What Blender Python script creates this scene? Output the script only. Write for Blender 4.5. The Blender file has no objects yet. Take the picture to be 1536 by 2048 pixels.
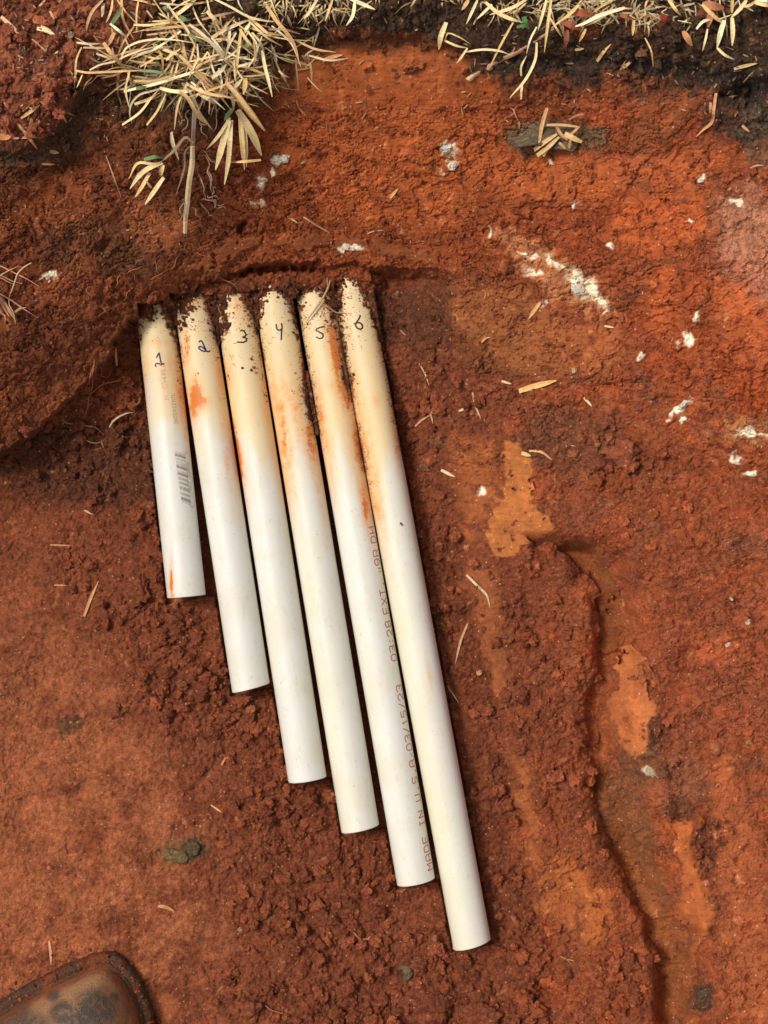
import bpy, math, random
import numpy as np
from mathutils import Vector

# ------------------------------------------------------------------ camera, sky, sun, exposure
R_PIPE = 0.01335          # three-quarter inch pipe, outside radius (m)
ZC = 0.0150               # height of the pipe axes over the pit floor
HC = 1.25                 # camera height over the pit floor
KPX = 0.000347 / (HC - ZC)   # ray slope per photo pixel (photo 1536 x 2048)
CU, CV = 768.0, 1024.0

scn = bpy.context.scene
cam_d = bpy.data.cameras.new('camera')
cam = bpy.data.objects.new('camera', cam_d)
scn.collection.objects.link(cam)
cam.location = (0, 0, HC)
cam.rotation_euler = (0, 0, 0)
cam_d.sensor_fit = 'VERTICAL'
cam_d.angle = 2 * math.atan(1024 * KPX)
cam_d.clip_start = 0.05
cam_d.clip_end = 400
scn.camera = cam

SUN_EL, SUN_AZ = math.radians(57), math.radians(296)   # azimuth clockwise from +Y (picture up): from upper left
world = bpy.data.worlds.new("World")
scn.world = world
world.use_nodes = True
wn, wl = world.node_tree.nodes, world.node_tree.links
bg = wn['Background']
sky = wn.new('ShaderNodeTexSky')
sky.sky_type = 'NISHITA'
sky.sun_disc = False
sky.sun_elevation = SUN_EL
sky.sun_rotation = SUN_AZ
sky.air_density = 1.0
sky.dust_density = 4.0
hs = wn.new('ShaderNodeHueSaturation')
hs.inputs['Saturation'].default_value = 0.12
wl.new(sky.outputs[0], hs.inputs['Color'])
wl.new(hs.outputs[0], bg.inputs['Color'])
bg.inputs['Strength'].default_value = 0.1
sun_d = bpy.data.lights.new('sun', 'SUN')
sun_d.energy = 2.0
sun_d.angle = math.radians(14)
sun_d.color = (1.0, 0.95, 0.88)
sun = bpy.data.objects.new('sun', sun_d)
scn.collection.objects.link(sun)
sd = Vector((math.sin(SUN_AZ) * math.cos(SUN_EL), math.cos(SUN_AZ) * math.cos(SUN_EL), math.sin(SUN_EL)))
sun.rotation_euler = sd.to_track_quat('Z', 'Y').to_euler()
scn.view_settings.view_transform = 'Standard'
scn.view_settings.look = 'None'
scn.view_settings.gamma = 1.0
scn.view_settings.exposure = 0.14
scn.cycles.max_bounces = 6
scn.cycles.diffuse_bounces = 4

rnd = random.Random(11)
nrg = np.random.default_rng(5)

# ------------------------------------------------------------------ helpers
def lin(r, g, b):
    return tuple((c / 255 / 12.92) if c / 255 <= 0.04045 else ((c / 255 + 0.055) / 1.055) ** 2.4 for c in (r, g, b))

def P(u, v, z):
    u, v, z = np.broadcast_arrays(np.asarray(u, float), np.asarray(v, float), np.asarray(z, float))
    k = KPX * (HC - z)
    return np.stack([(u - CU) * k, (CV - v) * k, z], -1)

def to_px(x, y, z):
    k = KPX * (HC - z)
    return CU + x / k, CV - y / k

def mesh_obj(name, V, F, mat=None, parent=None, smooth=True, attrs=None, loc=None, facemats=None):
    """V (n,3) array, F list / (m,k) array of faces; one mesh object. attrs: name -> per-vertex array (n,) or (n,3)"""
    V = np.asarray(V, np.float64)
    me = bpy.data.meshes.new(name)
    if isinstance(F, np.ndarray):
        m, kk = F.shape
        me.vertices.add(len(V)); me.vertices.foreach_set('co', V.astype(np.float32).ravel())
        me.loops.add(m * kk); me.loops.foreach_set('vertex_index', F.astype(np.int32).ravel())
        me.polygons.add(m)
        me.polygons.foreach_set('loop_start', np.arange(0, m * kk, kk, dtype=np.int32))
        me.polygons.foreach_set('loop_total', np.full(m, kk, dtype=np.int32))
        me.update(calc_edges=True)
    else:
        me.from_pydata([tuple(p) for p in V], [], [tuple(f) for f in F]); me.update()
    me.polygons.foreach_set('use_smooth', np.full(len(me.polygons), smooth))
    if attrs:
        for k_, a in attrs.items():
            a = np.asarray(a, np.float32)
            if a.ndim == 1:
                at = me.attributes.new(k_, 'FLOAT', 'POINT'); at.data.foreach_set('value', a)
            else:
                at = me.attributes.new(k_, 'FLOAT_COLOR', 'POINT')
                c4 = np.ones((len(a), 4), np.float32); c4[:, :3] = a
                at.data.foreach_set('color', c4.ravel())
    mats = mat if isinstance(mat, (list, tuple)) else [mat]
    for m_ in mats:
        if m_: me.materials.append(m_)
    if facemats is not None:
        me.polygons.foreach_set('material_index', np.asarray(facemats, np.int32))
    o = bpy.data.objects.new(name, me)
    scn.collection.objects.link(o)
    if loc is not None:
        me.transform(__import__('mathutils').Matrix.Translation(-Vector(loc)))
        if parent is None: o.location = loc
    if parent is not None: o.parent = parent
    return o

def empty(name, loc):
    o = bpy.data.objects.new(name, None)
    scn.collection.objects.link(o); o.location = loc; o.empty_display_size = 0.02
    return o

def tag(o, label=None, cat=None, group=None, kind=None):
    if label: o['label'] = label
    if cat: o['category'] = cat
    if group: o['group'] = group
    if kind: o['kind'] = kind
    return o

# ------------------------------------------------------------------ noise in numpy
def perlin(x, y, seed=0):
    g = np.random.default_rng(seed); a = g.random((256, 256)) * 2 * np.pi
    gx, gy = np.cos(a), np.sin(a)
    xi = np.floor(x).astype(int); yi = np.floor(y).astype(int)
    xf = x - xi; yf = y - yi
    u = xf * xf * xf * (xf * (xf * 6 - 15) + 10); v = yf * yf * yf * (yf * (yf * 6 - 15) + 10)
    def d(i, j):
        A, B = (xi + i) & 255, (yi + j) & 255
        return gx[A, B] * (xf - i) + gy[A, B] * (yf - j)
    n0 = d(0, 0) * (1 - u) + d(1, 0) * u
    n1 = d(0, 1) * (1 - u) + d(1, 1) * u
    return (n0 * (1 - v) + n1 * v) * 1.5

def fbm(x, y, cell, octv=4, seed=0, rough=0.5):
    s = 0; a = 1; t = 0; c = cell
    for i in range(octv):
        s = s + a * perlin(x / c, y / c, seed + i * 17); t += a; a *= rough; c *= 0.5
    return s / t * 1.4

def lumps(x, y, cell, seed, prob=0.7, rmin=0.35, rmax=0.62):
    """rounded, slightly faceted clods; returns height in units of x,y"""
    g = np.random.default_rng(seed)
    N = 128
    jx, jy, rr, pp = g.random((N, N)), g.random((N, N)), g.random((N, N)), g.random((N, N))
    tx, ty = g.random((N, N)) - .5, g.random((N, N)) - .5
    el, an = 0.65 + 0.35 * g.random((N, N)), g.random((N, N)) * np.pi
    X = x / cell; Y = y / cell
    xi = np.floor(X).astype(int); yi = np.floor(Y).astype(int)
    H = np.zeros_like(X)
    for i in (-1, 0, 1):
        for j in (-1, 0, 1):
            A, B = (xi + i) & (N - 1), (yi + j) & (N - 1)
            dx = X - (xi + i + jx[A, B]); dy = Y - (yi + j + jy[A, B])
            c, s = np.cos(an[A, B]), np.sin(an[A, B])
            a = dx * c + dy * s; b = (-dx * s + dy * c) / el[A, B]
            r = rmin + (rmax - rmin) * rr[A, B] ** 1.5
            q = 1 - (a * a + b * b) / (r * r)
            h = np.where((q > 0) & (pp[A, B] < prob), r * np.sqrt(np.clip(q, 0, 1)) * (1 + 1.0 * (tx[A, B] * dx + ty[A, B] * dy) / r), 0)
            H = np.maximum(H, h)
    return H * cell

def sstep(a, b, x):
    t = np.clip((x - a) / (b - a), 0, 1)
    return t * t * (3 - 2 * t)

def seg_dist(x, y, poly, closed=False):
    """distance to polyline and side sign (positive = to the right hand when walking in image coords, v down)"""
    best = np.full(x.shape, 1e9); sgn = np.zeros(x.shape)
    pts = list(poly) + ([poly[0]] if closed else [])
    for (ax, ay), (bx, by) in zip(pts[:-1], pts[1:]):
        dx, dy = bx - ax, by - ay; L = dx * dx + dy * dy
        t = np.clip(((x - ax) * dx + (y - ay) * dy) / L, 0, 1)
        d = np.hypot(x - ax - t * dx, y - ay - t * dy)
        cr = dx * (y - ay) - dy * (x - ax)
        m = d < best
        best = np.where(m, d, best); sgn = np.where(m, np.sign(cr), sgn)
    return best, sgn

def inside(x, y, poly):
    c = np.zeros(x.shape, bool); n = len(poly)
    for i in range(n):
        x0, y0 = poly[i]; x1, y1 = poly[(i + 1) % n]
        if y0 == y1: continue
        m = ((y0 > y) != (y1 > y)) & (x < (x1 - x0) * (y - y0) / (y1 - y0) + x0)
        c ^= m
    return c

def polymask(x, y, poly, soft=4):
    """1 inside, soft edge"""
    xs = [p[0] for p in poly]; ys = [p[1] for p in poly]
    m = (x > min(xs) - 3 * soft) & (x < max(xs) + 3 * soft) & (y > min(ys) - 3 * soft) & (y < max(ys) + 3 * soft)
    out = np.zeros(x.shape)
    if m.any():
        xx, yy = x[m], y[m]
        d, _ = seg_dist(xx, yy, poly, True)
        d = np.where(inside(xx, yy, poly), d, -d)
        out[m] = sstep(-soft, soft, d)
    return out

# ------------------------------------------------------------------ pipe layout (photo pixels)
RPX = 38.5
# v_top, u at bottom, v at bottom, slope du/dv, extra tilt of the cut
PIPES = [
    dict(uB=373, vB=1192, s=0.108, vT=604, cut=-0.02),
    dict(uB=502, vB=1375, s=0.152, vT=584, cut=0.10),
    dict(uB=615, vB=1558, s=0.154, vT=578, cut=0.00),
    dict(uB=720.5, vB=1656, s=0.1635, vT=572, cut=0.05),
    dict(uB=832, vB=1762, s=0.172, vT=572, cut=0.03),
    dict(uB=944, vB=1887, s=0.184, vT=556, cut=0.10),
]
NA = -999; NB = 2999
COV = [   # (v, left x, right x) of what is free of soil
    [(604, 304, 329), (628, 303, 332), (640, 302, 334), (646, 286, 338), (665, 284, 346), (686, 280, 354), (706, NA, 358), (740, NA, 366), (760, NA, NB)],
    [(583, 395, 404), (597, 382, 413), (608, 376, 418), (617, 387, 416), (625, 372, 420), (647, 370, 426), (665, 361, 430), (686, NA, 436), (700, NA, NB)],
    [(582, 466, 479), (591, 451, 488), (618, 449, 500), (638, 453, 508), (657, 458, 514), (673, 452, 518), (680, 446, 520), (700, 440, 524), (725, NA, NB)],
    [(577, 535, 562), (590, 524, 573), (609, 522, 585), (634, 522, 590), (665, 518, 594), (686, NA, 599), (700, NA, 602), (735, NA, 606), (744, NA, 603), (790, NA, 607), (832, NA, 616), (852, NA, 625), (862, NA, NB)],
    [(576, 624, 644), (592, 597, 650), (609, 592, 660), (634, 594, 661), (657, NA, 672), (686, NA, 679), (727, NA, 684), (759, NA, 684), (790, NA, 700), (811, NA, 706), (822, NA, NB)],
    [(558, 684, 711), (573, 676, 721), (592, 678, 728), (623, 679, 738), (655, 683, 750), (686, 688, 762), (727, 696, 772), (769, 705, NB), (795, NA, NB)],
]
def ctr(i, v):
    p = PIPES[i]; return p['uB'] + (v - p['vB']) * p['s']
def cosang(i):
    return 1 / math.sqrt(1 + PIPES[i]['s'] ** 2)

# ------------------------------------------------------------------ terrain height (mm) from photo pixels
CTRL = [
 (-400,-400,165),(300,-400,165),(900,-400,165),(1500,-400,165),(1950,-400,165),
 (-400,0,160),(0,-60,158),(300,-60,160),(768,-60,160),(1200,-60,160),(1536,-60,160),(1950,0,160),
 (0,60,156),(150,60,156),(300,50,156),(450,45,156),(620,35,154),(768,30,153),(950,35,153),(1200,45,154),(1400,60,155),(1536,80,155),
 (0,200,152),(110,190,151),(170,160,150),(-400,300,150),
 (0,275,148),(90,270,144),
 (230,190,134),(330,170,134),(450,170,132),(560,120,134),(650,100,136),(768,100,135),(900,110,135),(1050,120,136),(1200,130,138),(1350,150,140),(1450,170,142),(1536,200,142),
 (150,300,122),(300,270,116),(450,260,110),(600,220,110),(768,200,110),(1000,200,112),(1200,220,116),(1400,260,122),(1536,300,128),
 (0,380,124),(150,400,102),(300,380,94),(450,370,86),(600,340,84),(768,330,82),(950,340,84),(1150,350,92),(1350,370,104),(1536,400,118),
 (-400,500,130),(0,480,104),(150,490,86),(300,470,74),(420,450,66),(560,440,58),(700,430,56),(850,440,60),(1000,470,66),(1200,480,82),(1400,500,98),(1536,520,110),(1950,500,150),
 (0,600,88),(120,600,74),(240,590,58),(330,570,50),(430,525,48),(520,480,50),(620,475,48),(740,478,46),(860,505,46),
 (0,720,70),(100,700,58),(190,690,44),(250,650,40),(300,620,34),(350,598,28),(450,560,27),(600,550,26),(760,555,27),(830,600,26),
 (0,860,44),(70,820,42),(130,770,38),(200,730,30),(265,720,14),
 (-400,900,110),(-400,1200,90),
 (0,1000,8),(130,900,7),(200,840,4),(270,800,2),(280,1000,0),
 (800,650,20),(800,720,12),(830,800,7),(860,900,4),(900,1050,2),
 (900,560,42),(1000,600,50),(1150,620,62),(1300,640,76),(1450,640,92),(1536,660,98),(1950,800,120),
 (900,700,30),(1000,750,38),(1150,780,50),(1300,800,62),(1450,820,78),(1536,820,84),
 (920,850,18),(1000,900,27),(1150,920,40),(1300,950,52),(1536,960,72),
 (930,1000,8),(1020,1050,20),(1130,1080,30),(1250,1100,42),(1400,1120,54),(1536,1120,64),
 (920,1200,2),(1020,1200,6),(1150,1200,15),(1270,1230,36),(1400,1250,48),(1536,1250,58),
 (930,1400,0),(1050,1400,6),(1150,1400,13),(1250,1400,32),(1400,1420,44),(1536,1420,54),
 (940,1600,0),(1050,1580,4),(1150,1600,12),(1260,1600,28),(1400,1600,42),(1536,1600,52),(1950,1400,110),
 (1000,1780,0),(1100,1780,7),(1200,1780,12),(1300,1780,24),(1400,1780,36),(1536,1780,50),
 (1050,1950,2),(1150,1950,9),(1250,1950,13),(1340,1950,20),(1430,1950,32),(1536,1950,46),
 (1050,2150,4),(1250,2150,14),(1400,2150,30),(1536,2150,46),(1950,2150,110),
 (0,1100,3),(150,1200,2),(300,1250,0),(0,1400,5),(200,1450,4),(450,1500,0),(0,1700,5),(200,1750,6),(400,1720,5),(600,1750,0),(700,1500,-2),
 (0,1850,5),(150,1850,5),(350,1900,4),(600,1950,1),(800,1950,0),(0,2150,2),(400,2150,3),(800,2150,1),(-400,1600,60),(-400,2200,40),(400,2600,5),(900,2600,8),(1500,2700,50),
 (500,1100,-2),(650,1300,-2),(800,1500,-1),(900,1650,-1),
]
def build_base():
    pts = np.array(CTRL, float)
    x, y, h = pts[:, 0] / 1000, pts[:, 1] / 1000, pts[:, 2]
    def phi(r2): return np.where(r2 > 0, 0.5 * r2 * np.log(r2 + 1e-20), 0)
    n = len(pts)
    d2 = (x[:, None] - x) ** 2 + (y[:, None] - y) ** 2
    A = np.zeros((n + 3, n + 3)); A[:n, :n] = phi(d2) + np.eye(n) * 1e-4
    A[:n, n] = 1; A[:n, n + 1] = x; A[:n, n + 2] = y; A[n:, :n] = A[:n, n:].T
    w = np.linalg.solve(A, np.concatenate([h, [0, 0, 0]]))
    gu = np.arange(-520, 2080, 20.0); gv = np.arange(-520, 2700, 20.0)
    U, V = np.meshgrid(gu, gv)
    out = w[n] + w[n + 1] * U / 1000 + w[n + 2] * V / 1000
    for k in range(n):
        out += w[k] * phi((U / 1000 - x[k]) ** 2 + (V / 1000 - y[k]) ** 2)
    return gu, gv, out
GU, GV, GB = build_base()
def bil(gu, gv, G, u, v):
    fu = np.interp(u, gu, np.arange(len(gu))); fv = np.interp(v, gv, np.arange(len(gv)))
    iu = np.clip(fu.astype(int), 0, len(gu) - 2); iv = np.clip(fv.astype(int), 0, len(gv) - 2)
    a, b = fu - iu, fv - iv
    return (G[iv, iu] * (1 - a) * (1 - b) + G[iv, iu + 1] * a * (1 - b) + G[iv + 1, iu] * (1 - a) * b + G[iv + 1, iu + 1] * a * b)

LIP = [(-60, 925), (0, 905), (60, 872), (100, 832), (132, 795), (168, 768), (190, 742), (222, 700), (232, 660), (262, 640), (300, 622), (350, 598), (400, 572), (450, 548), (500, 528), (560, 520), (640, 524), (720, 530), (790, 536), (850, 536), (905, 552)]
LIPR = [(905, 552), (850, 536), (790, 536), (720, 530), (640, 524), (560, 520), (500, 528)]
GROOVE = [(1078, 1086), (1120, 1100), (1160, 1135), (1190, 1180), (1205, 1240), (1205, 1300), (1180, 1370), (1172, 1430), (1178, 1500), (1195, 1570), (1205, 1640), (1222, 1700), (1258, 1770), (1290, 1840), (1315, 1910), (1322, 1980), (1318, 2060), (1310, 2160)]
RIDGE2 = [(905, 1120), (960, 1230), (985, 1330), (1000, 1450), (1030, 1560), (1060, 1680), (1080, 1790), (1110, 1880), (1125, 2050)]

SM = {   # smeared, smooth patches: polygon, colour (srgb)
 'a': ([(1010,878),(1042,884),(1066,925),(1070,962),(1062,1000),(1088,1026),(1114,1062),(1072,1080),(1045,1092),(1022,1120),(988,1112),(966,1074),(972,1040),(998,1012),(1003,950)], (176,100,48)),
 'a2': ([(900,860),(1000,870),(1000,1010),(960,1040),(960,1110),(925,1080),(915,980),(890,900)], (150,78,38)),
 'b': ([(1238,1288),(1272,1283),(1292,1322),(1302,1380),(1312,1420),(1300,1445),(1292,1490),(1279,1522),(1262,1502),(1243,1482),(1222,1450),(1214,1410),(1230,1370),(1220,1330)], (180,98,52)),
 'c': ([(1356,1636),(1380,1640),(1387,1700),(1402,1750),(1424,1780),(1432,1832),(1416,1866),(1395,1900),(1385,1960),(1366,1940),(1380,1880),(1352,1822),(1366,1780),(1348,1700)], (170,88,42)),
 'd': ([(1090,1700),(1140,1700),(1185,1745),(1230,1800),(1232,1860),(1200,1900),(1160,1910),(1120,1850),(1095,1780)], (160,84,38)),
 'e': ([(1078,1080),(1110,1072),(1160,1082),(1205,1110),(1235,1165),(1242,1230),(1236,1290),(1205,1310),(1205,1240),(1190,1180),(1160,1135),(1120,1100)], (116,60,28)),
 'f': ([(590,110),(700,90),(880,90),(985,150),(1000,220),(1000,300),(880,330),(760,300),(640,250),(560,200)], (178,90,42)),
 'f2': ([(960,300),(1200,300),(1240,360),(1200,420),(1000,400),(960,360)], (172,84,38)),
 'g': ([(1290,540),(1350,520),(1362,600),(1352,670),(1310,680),(1288,650)], (176,82,38)),
 'g2': ([(1410,560),(1500,560),(1536,620),(1536,740),(1480,700),(1420,640)], (176,84,40)),
 'g3': ([(1150,330),(1420,280),(1470,330),(1380,380),(1240,380)], (168,82,40)),
 'h': ([(372,548),(400,520),(450,490),(500,470),(530,468),(516,490),(470,520),(420,545)], (142,76,44)),
 'i': ([(1205,1560),(1260,1640),(1320,1750),(1370,1850),(1392,1920),(1390,2100),(1318,2100),(1322,1980),(1290,1840),(1230,1720)], (128,70,34)),
 'j': ([(0,640),(30,630),(36,655),(0,672),(-40,690),(-40,640)], (125,66,38)),
 'k': ([(1380,1280),(1460,1260),(1490,1300),(1440,1340),(1390,1330)], (170,80,44)),
 'l': ([(1330,200),(1400,170),(1440,180),(1350,260),(1280,300),(1240,290)], (150,78,40)),
 'm': ([(540,475),(620,470),(720,476),(800,490),(880,515),(880,530),(800,515),(700,500),(600,495),(540,492)], (130,68,34)),
 'o': ([(560,190),(760,170),(1000,160),(1010,320),(930,470),(760,460),(640,440),(600,360),(520,300)], (166,80,36)),
 'p': ([(900,560),(1040,560),(1120,640),(1180,740),(1080,770),(960,720),(900,640)], (140,78,40)),
 'q': ([(1080,640),(1240,640),(1280,720),(1200,760),(1100,720)], (152,80,42)),
 'r': ([(1400,1500),(1470,1500),(1530,1700),(1560,2048),(1450,2048),(1430,1750)], (150,76,42)),
 's': ([(30,360),(180,330),(200,420),(120,470),(20,460)], (150,78,42)),
 't': ([(60,520),(150,540),(160,600),(120,640),(60,600)], (140,72,42)),
 'u': ([(250,400),(340,380),(420,440),(380,500),(300,520),(240,470)], (150,82,48)),
 'v': ([(930,1120),(1010,1150),(1000,1250),(1040,1420),(980,1400),(940,1250)], (140,74,40)),
 'w': ([(1010,1480),(1060,1520),(1090,1700),(1130,1850),(1080,1830),(1040,1680)], (152,80,38)),
 'x': ([(1250,380),(1400,380),(1440,470),(1300,520),(1200,480)], (176,82,36)),
 'n': ([(1190,1700),(1270,1700),(1320,1790),(1340,1850),(1300,1850),(1250,1760)], (138,76,38)),
}

def height_and_masks(U, V):
    """returns height in mm, colour (3), smooth mask, white mask at photo pixel coords"""
    shp = U.shape
    wU = U + 10 * perlin(U / 45, V / 45, 31) + 6 * perlin(U / 17, V / 17, 32) + 3 * perlin(U / 8, V / 8, 37)
    wV = V + 10 * perlin(U / 45, V / 45, 33) + 6 * perlin(U / 17, V / 17, 34) + 3 * perlin(U / 8, V / 8, 38)
    h = bil(GU, GV, GB, np.clip(U, -500, 2040), np.clip(V, -500, 2660))
    # pit ends outside of the frame
    out = np.maximum(sstep(1500, 2600, U), np.maximum(sstep(-60, -900, U), np.maximum(sstep(-100, -500, V), sstep(2900, 4200, V))))
    h = h * (1 - out) + 165 * out
    near = (U > -300) & (U < 1900) & (V > -300) & (V < 2400)
    # ledges
    d, s = seg_dist(wU, wV, LIP)
    low = (s > 0) & (V > 480)
    fall = np.exp(-d / 60)
    h = h - np.where(low & near, (20 + 9 * sstep(150, 420, U)) * (1 - .15 * sstep(430, 520, U)) * sstep(0, 12 + 16 * sstep(430, 560, U), d) * fall, 0) * sstep(945, 800, U)
    h = h + np.where((~low) & near & (V < 900), 6 * np.exp(-d / 18), 0) * sstep(945, 800, U) * (V > 450)
    lU = U + 12 * perlin(U / 45, V / 45, 31) + 3 * perlin(U / 17, V / 17, 32); lV = V + 12 * perlin(U / 45, V / 45, 33) + 3 * perlin(U / 17, V / 17, 34)
    d, s = seg_dist(lU, lV, GROOVE)
    left = s > 0
    gw = sstep(1060, 1110, V) * near; n_g = np.clip(fbm(U, V, 120, 3, 171), -.45, .5)
    h = h + np.where(left, ((5 + 8 * n_g) * np.exp(-d / 40) - (18 + 8 * n_g) * np.exp(-(d / 14) ** 1.3)) * gw, 0)
    h = h + np.where(~left, (-(27 + 12 * n_g) * (1 - sstep(26, 104, d + 24 * n_g)) + 6 * np.exp(-((d - 122) / 30) ** 2) + 8 * np.exp(-(d / 12))) * gw, 0)
    chan = np.where(~left, np.exp(-(d / (62 + 60 * n_g + 24 * sstep(1500, 1900, V))) ** 4), 0) * gw
    d, s = seg_dist(wU, wV, RIDGE2)
    h = h - np.where((s > 0) & near, 6.5 * sstep(0, 14, d) * np.exp(-d / 40), 0)
    # edge of the turf: a small step down
    TE = [(-60, 300), (40, 290), (110, 262), (165, 170), (260, 165), (420, 190), (560, 85), (700, 55), (820, 70), (930, 90), (1060, 100), (1200, 95), (1330, 110), (1440, 130), (1536, 150), (1640, 160)]
    d, s = seg_dist(wU, wV, TE)
    h = h - np.where((s > 0) & near, 9 * sstep(0, 22, d) * np.exp(-d / 60), 0)
    turf_d = np.where(s > 0, d, -d)
    # hollow under the rim on the right (small burrow) and other pits
    for (pu, pv, pr, dep) in [(1490, 190, 26, 12), (1452, 188, 12, 8), (485, 452, 9, 9), (205, 490, 14, 6), (150, 178, 9, 8), (222, 1215, 12, 6), (225, 1252, 14, 6), (1180, 1575, 18, 8), (305, 1050, 12, 5), (24, 1995, 3, 3), (1090, 1980, 20, 7), (1045, 1745, 14, 4), (1130, 185, 8, 3)]:
        q = ((wU - pu) ** 2 + (wV - pv) ** 2) / pr ** 2
        h = h - dep * np.exp(-q * q) * near
    # roughness classes --------------------------------------------------
    n_low = fbm(U, V, 150, 3, 3)
    sm = np.zeros(shp); smh = np.zeros(shp)
    smooth_col = np.zeros(shp + (3,))
    for k, (poly, col) in SM.items():
        soft = 24 if k in ('o', 'p', 'q', 'r', 's', 't', 'u', 'v', 'w', 'x', 'd', 'g', 'k', 'f', 'f2', 'g2', 'g3', 'i', 'a2', 'l', 'n') else 4
        m = polymask(wU, wV, poly, soft)
        m = m * (1 - 0.9 * sstep(0.28, 0.5, fbm(U, V, 26, 3, 77)))if soft > 10 else m * (1 - sstep(0.42, 0.55, fbm(U, V, 22, 3, 78)))
        smooth_col = smooth_col * (1 - m[..., None]) + np.array(lin(*col)) * m[..., None]
        sm = np.maximum(sm, m)
        if soft < 10: smh = np.maximum(smh, m)
    mch = chan * sstep(.5, .05, np.abs(fbm(U, V, 60, 3, 79)) * (V > 1300)) * .9
    ccol = np.array(lin(128, 66, 30)) * (1 + .2 * n_low[..., None])
    smooth_col = np.where((mch > sm)[..., None], ccol, smooth_col); sm = np.maximum(sm, mch)
    # crumbly: around pipes, lower middle, right ridges
    cr = np.zeros(shp)
    def blob(u, v, a, b, w=1.0, rot=0):
        c, s_ = math.cos(rot), math.sin(rot)
        x = (wU - u) * c + (wV - v) * s_; y = -(wU - u) * s_ + (wV - v) * c
        return 1.25 * w * np.exp(-((x / (a * 1.15)) ** 2 + (y / b) ** 2) ** 1.5)
    for b in [(200, 900, 200, 90, 1), (280, 1120, 130, 200, .9), (430, 1330, 160, 180, 1), (560, 1560, 150, 150, 1), (650, 1780, 190, 160, 1), (760, 1960, 300, 130, 1),
              (980, 1700, 90, 260, .9), (880, 830, 90, 110, .9), (870, 700, 70, 100, .6), (1020, 1280, 120, 230, .8), (1100, 1420, 110, 150, .9), (1140, 1620, 60, 170, 1), (1200, 1800, 50, 200, 1, -.3), (1260, 1970, 80, 120, 1),
              (870, 1150, 60, 200, .9), (500, 590, 300, 45, 1), (1240, 930, 110, 100, .85), (1180, 1010, 80, 60, .6), (1330, 1050, 160, 130, .5), (1430, 1700, 60, 180, .8), (1330, 1500, 70, 100, .6),
              (80, 110, 190, 150, .7), (1480, 300, 120, 170, .6), (1050, 1950, 90, 160, .9), (210, 760, 90, 90, .6), (880, 2000, 300, 110, .9), (60, 930, 120, 80, .6)]:
        cr = np.maximum(cr, blob(*b))
    soilrim = sstep(-40, 10, turf_d) * sstep(110, 50, turf_d) * (V < 330)
    cr = np.maximum(cr, 0.65 * soilrim)
    cr = np.maximum(cr, 0.7 * (turf_d < 0) * (V < 330))
    cr = np.clip(cr + 0.12 * n_low, 0, 1) * (1 - sm)
    # clods, px -> mm with 0.347
    L48 = lumps(wU, wV, 52, 101, 0.32, .3, .5)
    kU = U + 3 * perlin(U / 14, V / 14, 131); kV = V + 3 * perlin(U / 14, V / 14, 132)
    L24 = lumps(kU, kV, 27, 102, 0.7)
    L12 = lumps(kU, kV, 14, 103, 0.9, .4, .68)
    L7 = lumps(U, V, 7.5, 104, 0.9)
    clod = np.maximum(0.5 * L48, .6 * L24) + .75 * L12 + 0.7 * L7 + 8 * fbm(U, V, 42, 2, 133) + 2.6 * perlin(U / 6.5, V / 6.5, 134) + 1.6 * perlin(U / 3.6, V / 3.6, 135)
    h = h + 0.347 * cr * sstep(0.1, 0.5, cr) * clod * (0.7 + 0.5 * n_low)
    # medium: grainy everywhere except smears
    med = (1 - sm) * (1 - cr)
    wallq = np.clip(sstep(160, 260, V) * (1 - sstep(900, 1000, V)) + sstep(1000, 1100, U), 0, 1)
    h = h + med * ((1 - .55 * wallq) * (1 - .5 * sm) * 0.347 * (0.42 * L7 + 0.34 * L12 * sstep(-.4, .1, n_low)) + 1.5 * fbm(U, V, 38, 5, 55, .55 + 0))
    h = h + (1 - sm * 0.7) * 3.6 * fbm(U, V, 110, 3, 58)
    # larger facets in the wall
    wall = sstep(160, 260, V) * (1 - sstep(900, 1000, V)) + sstep(1000, 1100, U)
    wall = np.clip(wall, 0, 1) * (1 - cr)
    rid = np.abs(perlin(wU / 52, wV / 16, 61)); rid2 = np.abs(perlin(wU / 30, wV / 11, 62))
    cm = sstep(-0.15, 0.15, fbm(U, V, 90, 3, 63))
    crack = (1 - sstep(0.0, 0.06, rid)) * cm + 0.7 * (1 - sstep(0.0, 0.08, rid2)) * sstep(-0.05, 0.2, fbm(U, V, 60, 3, 64))
    rid3 = np.abs(perlin(wU / 19, wV / 8, 69)); pit = sstep(.3, .55, perlin(wU / 9, wV / 5, 70))
    crack = crack + (.55 * (1 - sstep(0.0, 0.10, rid3)) + .5 * pit) * sstep(-.25, .15, fbm(U, V, 50, 3, 65))
    h = h - 2.4 * crack * wall * (1 - 0.85 * smh)
    h = h - 1.0 * crack * (1 - wall) * (1 - cr) * (1 - smh) * sstep(0, .3, fbm(U, V, 80, 3, 165))
    chips = np.round(2.2 * fbm(wU, wV * 1.6, 60, 4, 71, .55)) / 2.2
    h = h + 2.6 * chips * wall * (1 - smh) * (1 - .5 * sm)
    tf = 3.2 * fbm(wU + .4 * wV, wV * 1.5, 210, 3, 72, .42); te = tf - np.floor(tf)
    h = h + 1.5 * (np.floor(tf) + sstep(.0, .16, te) - .35 * te) * wall * (1 - smh) * sstep(0, 120, np.abs(V - 520) + (U < 200) * 200 + (U > 1000) * 200)
    # chisel streaks on the scraped clay
    h = h + 1.3 * smh
    h = h + sm * (0.18 * perlin(U / 26, V / 3.5, 66) + 0.12 * perlin(U / 60, V / 9, 67) + 0.5)
    # streaky scraped wall on the lower right
    stw = sstep(1380, 1440, U) * sstep(1500, 1560, V)
    h = h + stw * 0.7 * perlin(wU / 5, wV / 60, 68)
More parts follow.
